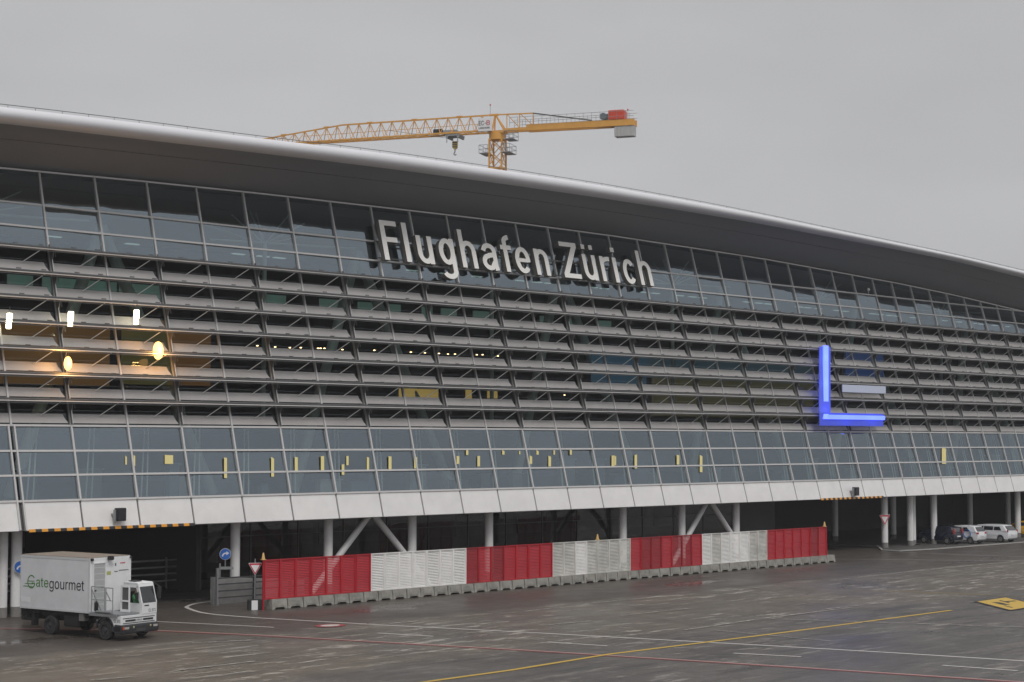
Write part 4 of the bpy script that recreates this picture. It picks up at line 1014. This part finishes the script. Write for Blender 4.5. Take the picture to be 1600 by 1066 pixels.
# driver
def person(parent_M):
    me = bpy.data.meshes.new('person'); 
    V = [(0,0,.0),(0,0,.28),(0,0,.50),(.02,0,.60),(.03,0,.72),(.05,0,.84),(.05,-.2,.50),(.24,-.24,.32),(.48,-.16,.38),(.05,.2,.50),(.24,.24,.32),(.48,.16,.38),(.22,-.1,.02),(.45,-.12,.02),(.48,-.12,-.36),(.22,.1,.02),(.45,.12,.02),(.48,.12,-.36)]
    E_ = [(0,1),(1,2),(2,3),(3,4),(4,5),(2,6),(6,7),(7,8),(2,9),(9,10),(10,11),(0,12),(12,13),(13,14),(0,15),(15,16),(16,17)]
    Rr = [.16,.17,.16,.07,.10,.075,.075,.055,.04,.075,.055,.04,.10,.08,.05,.10,.08,.05]
    me.from_pydata(V, E_, []); o = bpy.data.objects.new('person', me); COL.objects.link(o)
    md = o.modifiers.new('s','SKIN'); 
    for i, r_ in enumerate(Rr): me.skin_vertices[0].data[i].radius = (r_, r_*(1.15 if i<3 else 1))
    me.skin_vertices[0].data[0].use_root = True
    o.modifiers.new('u','SUBSURF').levels = 2
    dg = bpy.context.evaluated_depsgraph_get(); nm_ = bpy.data.meshes.new_from_object(o.evaluated_get(dg)); bpy.data.objects.remove(o)
    o = bpy.data.objects.new('person', nm_); COL.objects.link(o)
    nm_.materials.clear(); skin = mat('skin',(.45,.27,.19),.6); vest = mat('vest',(.05,.24,.09),.6); trs = mat('trousers',(.03,.03,.04),.8); hair = mat('hair',(.03,.02,.015),.8)
    for x in (vest,skin,trs,hair): nm_.materials.append(x)
    for p in nm_.polygons:
        c_ = p.center; p.use_smooth = True
        p.material_index = 0 if c_.z > .10 and c_.z < .57 and c_.x < .4 else (1 if c_.z >= .57 or c_.x >= .4 and c_.z > .2 else 2)
        if c_.z > .85 or (c_.z > .72 and c_.x < -.03): p.material_index = 3
    return o
pe = person(None); tag(pe, 'driver in a green vest sitting in the half cab of the white truck', 'person')
mw = Matrix.Translation((TP.x,TP.y,0)) @ Matrix.Rotation(math.atan2(fwd.y,fwd.x),4,'Z') @ Matrix.Translation((xb+.36,y0+.42,1.34))
pe.matrix_world = mw

# ------------------------------------------------------------------ tower crane behind the roof
ZC = 200.0
CB = CP + ray(777.5, 205)*ZC; ZJ = CB.z
v_ = CR*(-7740/FPX) + hd; v_.z = 0
jd = v_.normalized()
K = thing('tower_crane', 'yellow tower crane with long lattice jib rising behind the terminal roof', 'crane', (CB.x,CB.y,0), math.atan2(jd.y,jd.x))
back = Matrix.Rotation(-math.atan2(jd.y,jd.x),3,'Z')
def sx(px):       # distance along the jib of the point seen at pixel column px
    n_ = (CR*1.0 - (CF*((px-CX)/FPX))); den = jd.dot(n_); return -(CB-CP).dot(n_)/den
ks = (sx(600)-sx(700))/100.
JT = sx(402); J1 = sx(535)
M_k = M_crane
def lattice(m, p, q, n, r, wdt, r2=None):
    pass
HJ = 1.95; WJ = 1.5
m = MB(); s0 = 1.2
for y in (-WJ/2,WJ/2): m.bar((s0,y,ZJ),(JT,y*.7,ZJ),.16,.20)
m.bar((s0,0,ZJ+HJ),(J1,0,ZJ+HJ),.17,.17); m.bar((J1,0,ZJ+HJ),(JT,0,ZJ+.75),.15,.15); m.build('jib_chords', M_k, K)
m = MB(); nb = 21
def ztop(s_): return ZJ+HJ if s_ < J1 else ZJ+HJ+(.75-HJ)*(s_-J1)/(JT-J1)
for i in range(nb):
    a_ = s0+(JT-s0)*i/nb; b2 = s0+(JT-s0)*(i+1)/nb; c_ = (a_+b2)/2
    for y in (-WJ/2,WJ/2):
        m.tube((a_,y,ZJ),(c_,0,ztop(c_)),.045,5,cap=False); m.tube((b2,y,ZJ),(c_,0,ztop(c_)),.045,5,cap=False)
    m.tube((a_,-WJ/2,ZJ),(b2,WJ/2,ZJ),.035,4,cap=False); m.tube((a_,-WJ/2,ZJ),(a_,WJ/2,ZJ),.035,4,cap=False)
    if i % 4 == 2: m.box((c_-.35,-.1,ztop(c_)+.02),(c_+.35,.1,ztop(c_)+.16))
m.tube((s0,.1,ZJ+.95),(JT*.8,.1,ZJ+.85),.03,4,cap=False)
m.build('jib_bracing', M_k, K)
# mast
m = MB(); MW = 1.55; zt_ = ZJ-1.0
for x in (-MW/2,MW/2):
    for y in (-MW/2,MW/2): m.bar((x,y,0),(x,y,zt_),.17,.17)
m.build('mast_legs', M_k, K)
m = MB(); st = 1.55; z = zt_
while z > .5:
    z2 = max(z-st,0)
    for s_ in (-MW/2,MW/2):
        m.tube((-MW/2,s_,z),(MW/2,s_,z2),.05,4,cap=False); m.tube((MW/2,s_,z),(-MW/2,s_,z2),.05,4,cap=False); m.tube((s_,-MW/2,z),(s_,MW/2,z2),.05,4,cap=False); m.tube((s_,MW/2,z),(s_,-MW/2,z2),.05,4,cap=False)
    z = z2
for zc in (zt_-3.6,): m.box((-MW/2-.1,-MW/2-.1,zc),(MW/2+.1,MW/2+.1,zc+.22))
m.build('mast_bracing', M_k, K)
m = MB(); m.tube((0,0,ZJ-1.1),(0,0,ZJ-.35),1.0,16); m.box((-1.0,-.8,ZJ-.36),(1.0,.8,ZJ-.05)); m.bar((-.9,-.4,ZJ+.1),(.3,0,ZJ+HJ+.1),.16,.16); m.bar((-.9,.4,ZJ+.1),(.3,0,ZJ+HJ+.1),.16,.16); m.bar((.5,-.4,ZJ+.1),(.3,0,ZJ+HJ+.1),.14,.14); m.bar((.5,.4,ZJ+.1),(.3,0,ZJ+HJ+.1),.14,.14); m.box((-.1,-.15,ZJ+HJ-.1),(1.1,.15,ZJ+HJ+.1)); m.build('slewing_unit', M_k, K)
def basket(x0, x1, y0_, y1_, z):
    m = MB(); m.box((x0,y0_,z),(x1,y1_,z+.08))
    for zz in (.5,1.0):
        for p, q in (((x0,y0_),(x1,y0_)),((x1,y0_),(x1,y1_)),((x1,y1_),(x0,y1_)),((x0,y1_),(x0,y0_))): m.tube((*p,z+zz),(*q,z+zz),.03,4)
    for x in (x0,(x0+x1)/2,x1):
        for y in (y0_,y1_): m.tube((x,y,z),(x,y,z+1),.03,4)
    return m.build('service_platform', M_steel, K)
basket(-1.9,-.85,-1.2,1.2,ZJ-2.75); basket(.85,1.9,-1.2,1.2,ZJ-2.75); basket(-2.2,-1.1,-1.1,.9,ZJ-1.15)
# cab panel with the type sign: camera sees the +y or -y face
sgn = 1 if (Matrix.Rotation(-math.atan2(jd.y,jd.x),3,'Z') @ (CP-CB)).y > 0 else -1
def face_text(txt, x0, z0, w_, h_, y, m_, par):
    o = text_mesh(txt, 1, .02, 'lettering', m_, par, fit=(w_,h_), bold=.0)
    if sgn > 0: o.rotation_euler = (0,0,math.pi); o.location = (x0,y,z0)
    else: o.location = (x0-w_ if False else x0,y,z0)
    return o
# image left is +x when sgn > 0
cabp = MB().box((.35,sgn*.85,ZJ-.15),(2.0,sgn*1.25,ZJ+1.45)).build('crane_sign', M_signw, K, bevel=.02)
face_text('EC-', 1.9, ZJ+.55, .92, .55, sgn*1.27, K_, cabp); face_text('B', .93, ZJ+.55, .42, .55, sgn*1.27, M_signr, cabp); face_text('LIEBHERR', 1.9, ZJ+.14, 1.35, .2, sgn*1.27, K_, cabp)
# counter jib
JB = sx(993); m = MB()
for y in (-.55,.55):
    m.bar((-.9,y,ZJ-.02),(sx(825),y,ZJ-.02),.25,.32); m.bar((sx(825),y,ZJ+.08),(JB,y,ZJ-.05),.28,.72)
m.build('counter_jib', M_k, K)
m = MB(); t1 = sx(833)
m.bar((0,0,ZJ+HJ),(t1,0,ZJ+HJ-.1),.14,.14)
for x in (sx(792),sx(812),t1): m.bar((x,0,ZJ+.2),(x,0,ZJ+HJ-.1),.09,.09)
m.bar((sx(792),0,ZJ+HJ),(sx(812),0,ZJ+.2),.08,.08); m.bar((sx(812),0,ZJ+HJ),(t1,0,ZJ+.4),.08,.08); m.build('tie_frame', M_k, K)
m = MB(); m.bar((t1,0,ZJ+HJ-.1),(sx(925),0,ZJ+.55),.14,.14); m.build('tie_bar', M_alud, K)
m = MB(); xr = sx(800)
for y in (-.9,.9):
    for zz in (.75,1.35): m.tube((xr,y,ZJ+zz),(JB,y,ZJ+zz-.1),.025,4)
    x = xr
    while x > JB-.01: m.tube((x,y,ZJ+.25),(x,y,ZJ+1.35),.025,4); x -= 1.0
m.build('guard_rail', M_steel, K)
xa, xb2 = sx(953), sx(977)
MB().box((xb2,-.75,ZJ+.36),(xa,.75,ZJ+1.45)).build('switch_cabinet', mat('cabinet_red',(.62,.06,.02),.5), K, bevel=.03)
m = MB(); m.tube((sx(944),-.5,ZJ+.85),(sx(944),.5,ZJ+.85),.42,14); m.tube((sx(950),-.4,ZJ+.8),(sx(950),.4,ZJ+.8),.35,14); m.build('winch', mat('winch_grey',(.12,.15,.17),.5), K)
cwt = MB()
for i in range(6):
    x0_ = sx(962)+(sx(992)-sx(962))*i/6; x1_ = sx(962)+(sx(992)-sx(962))*(i+1)/6; cwt.box((x1_+.02,-.6,ZJ-1.6),(x0_,.6,ZJ-.30))
cwt.build('counterweight', mat('cw_concrete',(.40,.40,.39),.8,var=.1), K)
for x in (sx(766),sx(981)):
    m = MB(); zb_ = ZJ+HJ+.1 if x > -5 else ZJ+.4; m.tube((x,0,zb_),(x,0,zb_+1.1),.03,5); a_ = m.build('mast_light_pole', M_steel, K); MB().lathe([(.08,0),(.1,.1),(.03,.2)],(x,0,zb_+1.05),8).build('warning_light', M_signr, K)
# trolley, ropes, hook
xt = sx(711)
m = MB(); m.box((xt-.9,-.9,ZJ-.38),(xt+.9,.9,ZJ-.22))
for x in (xt-.7,xt+.7): m.tube((x,-.9,ZJ-.5),(x,.9,ZJ-.5),.16,10); m.bar((x,.9,ZJ-1.2),(x,.9,ZJ-.2),.08,.08)
m.box((xt-.3,-.5,ZJ-.2),(xt+1.3,.5,ZJ+.4)); m.build('trolley', M_steel, K)
MB().box((xt+1.6,-.3,ZJ+.15),(xt+2.7,.3,ZJ+.65)).build('trolley_motor', M_black, K, bevel=.05)
zh_ = CP.z+(ray(711,231).z)*ZC*1.03
m = MB()
for x in (xt-.35,xt+.35): m.tube((x*1,0,ZJ-.5),(xt+(x-xt)*.6,0,zh_),.022,4)
m.build('hoist_rope', M_alud, K)
hk = MB(); hk.prism([(-.3,0),(.3,0),(.3,-.75),(.1,-.95),(-.1,-.95),(-.3,-.75)], lambda x,z:(xt+x,-.15,zh_+z), lambda x,z:(xt+x,.15,zh_+z)); hk = hk.build('hook_block', mat('hook_yellow',(.45,.33,.08),.6), K)
m = MB()
for k_ in (0,1,2): m.prism([(-.3,-.12-.25*k_),(.3,.0-.25*k_-.32+.2),(.3,-.25*k_-.22),(-.3,-.25*k_-.22-.02)], lambda x,z:(xt+x,sgn*.152,zh_+z), lambda x,z:(xt+x,sgn*.158,zh_+z))
m.build('block_stripes', M_black, hk)
m = MB(); pts = [(0,-.95),(0,-1.3),(.14,-1.45),(.1,-1.62),(-.06,-1.66),(-.16,-1.52)]
for p, q in zip(pts, pts[1:]): m.bar((xt+p[0],0,zh_+p[1]),(xt+q[0],0,zh_+q[1]),.09,.09)
m.build('hook', M_alud, hk)
pw = sx(606); m = MB(); m.tube((xt+.8,0,ZJ-.5),(pw,0,CP.z+ray(606,238).z*ZC*1.1),.02,4); m.build('slack_rope', M_alud, K)

# ------------------------------------------------------------------ pane reflections added as lamps on left louvres and blue L at right
E_w = mat('reflected_lamp_white', (1,1,1), .5, emit=((1,.90,.60), 6)); E_o = mat('reflected_lamp_orange', (1,.5,.1), .5, emit=((1,.50,.15), 3.5)); E_b = mat('reflected_neon_blue', (.2,.3,1), .5, emit=((.10,.16,1.0), 1.7))
def glow(parent, loc, col, watt):  # point light added to tint the louvres around a reflected lamp
    l_ = bpy.data.lights.new('added_tint_light','POINT'); l_.color = col; l_.energy = watt; l_.shadow_soft_size = .3
    o_ = bpy.data.objects.new('added_tint_light', l_); COL.objects.link(o_); o_.parent = parent; o_.location = loc
for x, y, lb in ((14,502,'bright white pane-reflected lamp, added at the left edge in front of the louvres'),(110,499,'bright white pane-reflected lamp, added in front of the louvres, middle of three'),(213,496,'bright white pane-reflected lamp, added in front of the louvres, right of three')):
    P = onF(x, y, .85); t = thing('reflected_lamp', lb, 'lamp', P, group='three white reflected lamps added in front of the louvres')  # added lamp shape standing in for a window-pane reflection
    MB().box((-.13,-.1,-.38),(.10,.1,.10)).build('lower_tube', E_w, t, bevel=.03); MB().box((.0,.101,-.05),(.26,.28,.42)).build('upper_tube', E_w, t, bevel=.03)
    MB().tube((.1,.12,.42),(.1,.12,.75),.02,6).build('rod', M_alud, t)
for x, y, r_, lb in ((106,568,.20,'glowing orange globe added for a reflected lamp, before the left louvres, further left'),(247,548,.27,'glowing orange globe added for a reflected lamp, before the louvres, right of the other')):
    P = onF(x, y, .80); t = thing('reflected_globe', lb, 'lamp', P, group='orange globes added for reflected lamps in front of the louvres')  # orange globe added for a warm glow reflected in the viewing window
    MB().lathe([(r_*math.cos(a_)+.001, r_*1.8*math.sin(a_)) for a_ in [R_(-88+k_*16) for k_ in range(12)]],(0,0,0),20).build('globe', E_o, t)
    MB().tube((0,.1,r_),(0,.55,r_+.25),.025,6).build('arm', M_alud, t); glow(t, (0,-.6,0), (1,.50,.14), 170)
P0 = onF(1290,540,1.2); P1 = onF(1290,655,1.2); P2 = onF(1381,652,1.2)
t = thing('reflected_neon', 'glowing blue L-shaped pane reflection added as light tubes on the louvres at right', 'reflected light sign', P1)  # added L shape stands in for a blue sign reflected in the pane
E_b2 = mat('painted_halo', (.05,.08,.5), .5, emit=((.06,.09,.7), .36))  # halo of the reflected sign painted as a faint emissive panel
MB().hexa([(-.75,.06,.5),(.75,.06,.5),(.75,.10,.5),(-.75,.10,.5),(P0.x-P1.x-.75,P0.y-P1.y+.06,P0.z-P1.z-.1),(P0.x-P1.x+.75,P0.y-P1.y+.06,P0.z-P1.z-.1),(P0.x-P1.x+.75,P0.y-P1.y+.10,P0.z-P1.z-.1),(P0.x-P1.x-.75,P0.y-P1.y+.10,P0.z-P1.z-.1)]).build('painted_halo_panel', E_b2, t)
MB().box((-.7,.06,-.50),(P2.x-P1.x-.1,.10,.499)).build('painted_halo_panel', E_b2, t)
MB().hexa([(-.32,-.05,0),(.32,-.05,0),(.32,.05,0),(-.32,.05,0),(P0.x-P1.x-.32,P0.y-P1.y-.05,P0.z-P1.z),(P0.x-P1.x+.32,P0.y-P1.y-.05,P0.z-P1.z),(P0.x-P1.x+.32,P0.y-P1.y+.05,P0.z-P1.z),(P0.x-P1.x-.32,P0.y-P1.y+.05,P0.z-P1.z)]).build('upright_tube', E_b, t)
MB().box((.325,-.05,0),(P2.x-P1.x,.05,.34)).build('foot_tube', E_b, t)
for q_ in (.15,.5,.85): glow(t, ((P0.x-P1.x)*q_,(P0.y-P1.y)*q_-.35,(P0.z-P1.z)*q_), (.1,.15,1), 14)
for q_ in (.35,.8): glow(t, ((P2.x-P1.x)*q_,-.5,.15), (.1,.15,1), 14)
a_ = onF(1316,606.5,1.2); b2 = onF(1383,606.5,1.2)
t = thing('reflected_board', 'pale narrow board added for a sign reflected in the pane, inside the blue L', 'sign', a_)  # added board stands in for a sign strip reflected in the pane
MB().box((0,-.03,-.32),(b2.x-a_.x,.03,.28)).build('board', mat('board_pale',(.55,.60,.72),.5), t, bevel=.01)
MB().box((-.03,.031,-.35),(b2.x-a_.x+.03,.06,.31)).build('frame', M_alud, t)

# ------------------------------------------------------------------ rainy air, also added to lift the darks like a reflected veil
hm = bpy.data.materials.new('haze'); hm.use_nodes = True; t = hm.node_tree; t.nodes.clear()
o = t.nodes.new('ShaderNodeOutputMaterial'); pv = t.nodes.new('ShaderNodeVolumePrincipled'); pv.inputs['Color'].default_value = (.95,.96,1,1); pv.inputs['Density'].default_value = .0003
t.links.new(pv.outputs[0], o.inputs['Volume'])
hz = MB().box((-120,-120,-1),(420,420,75)).build('haze', hm); hz['kind'] = 'stuff'
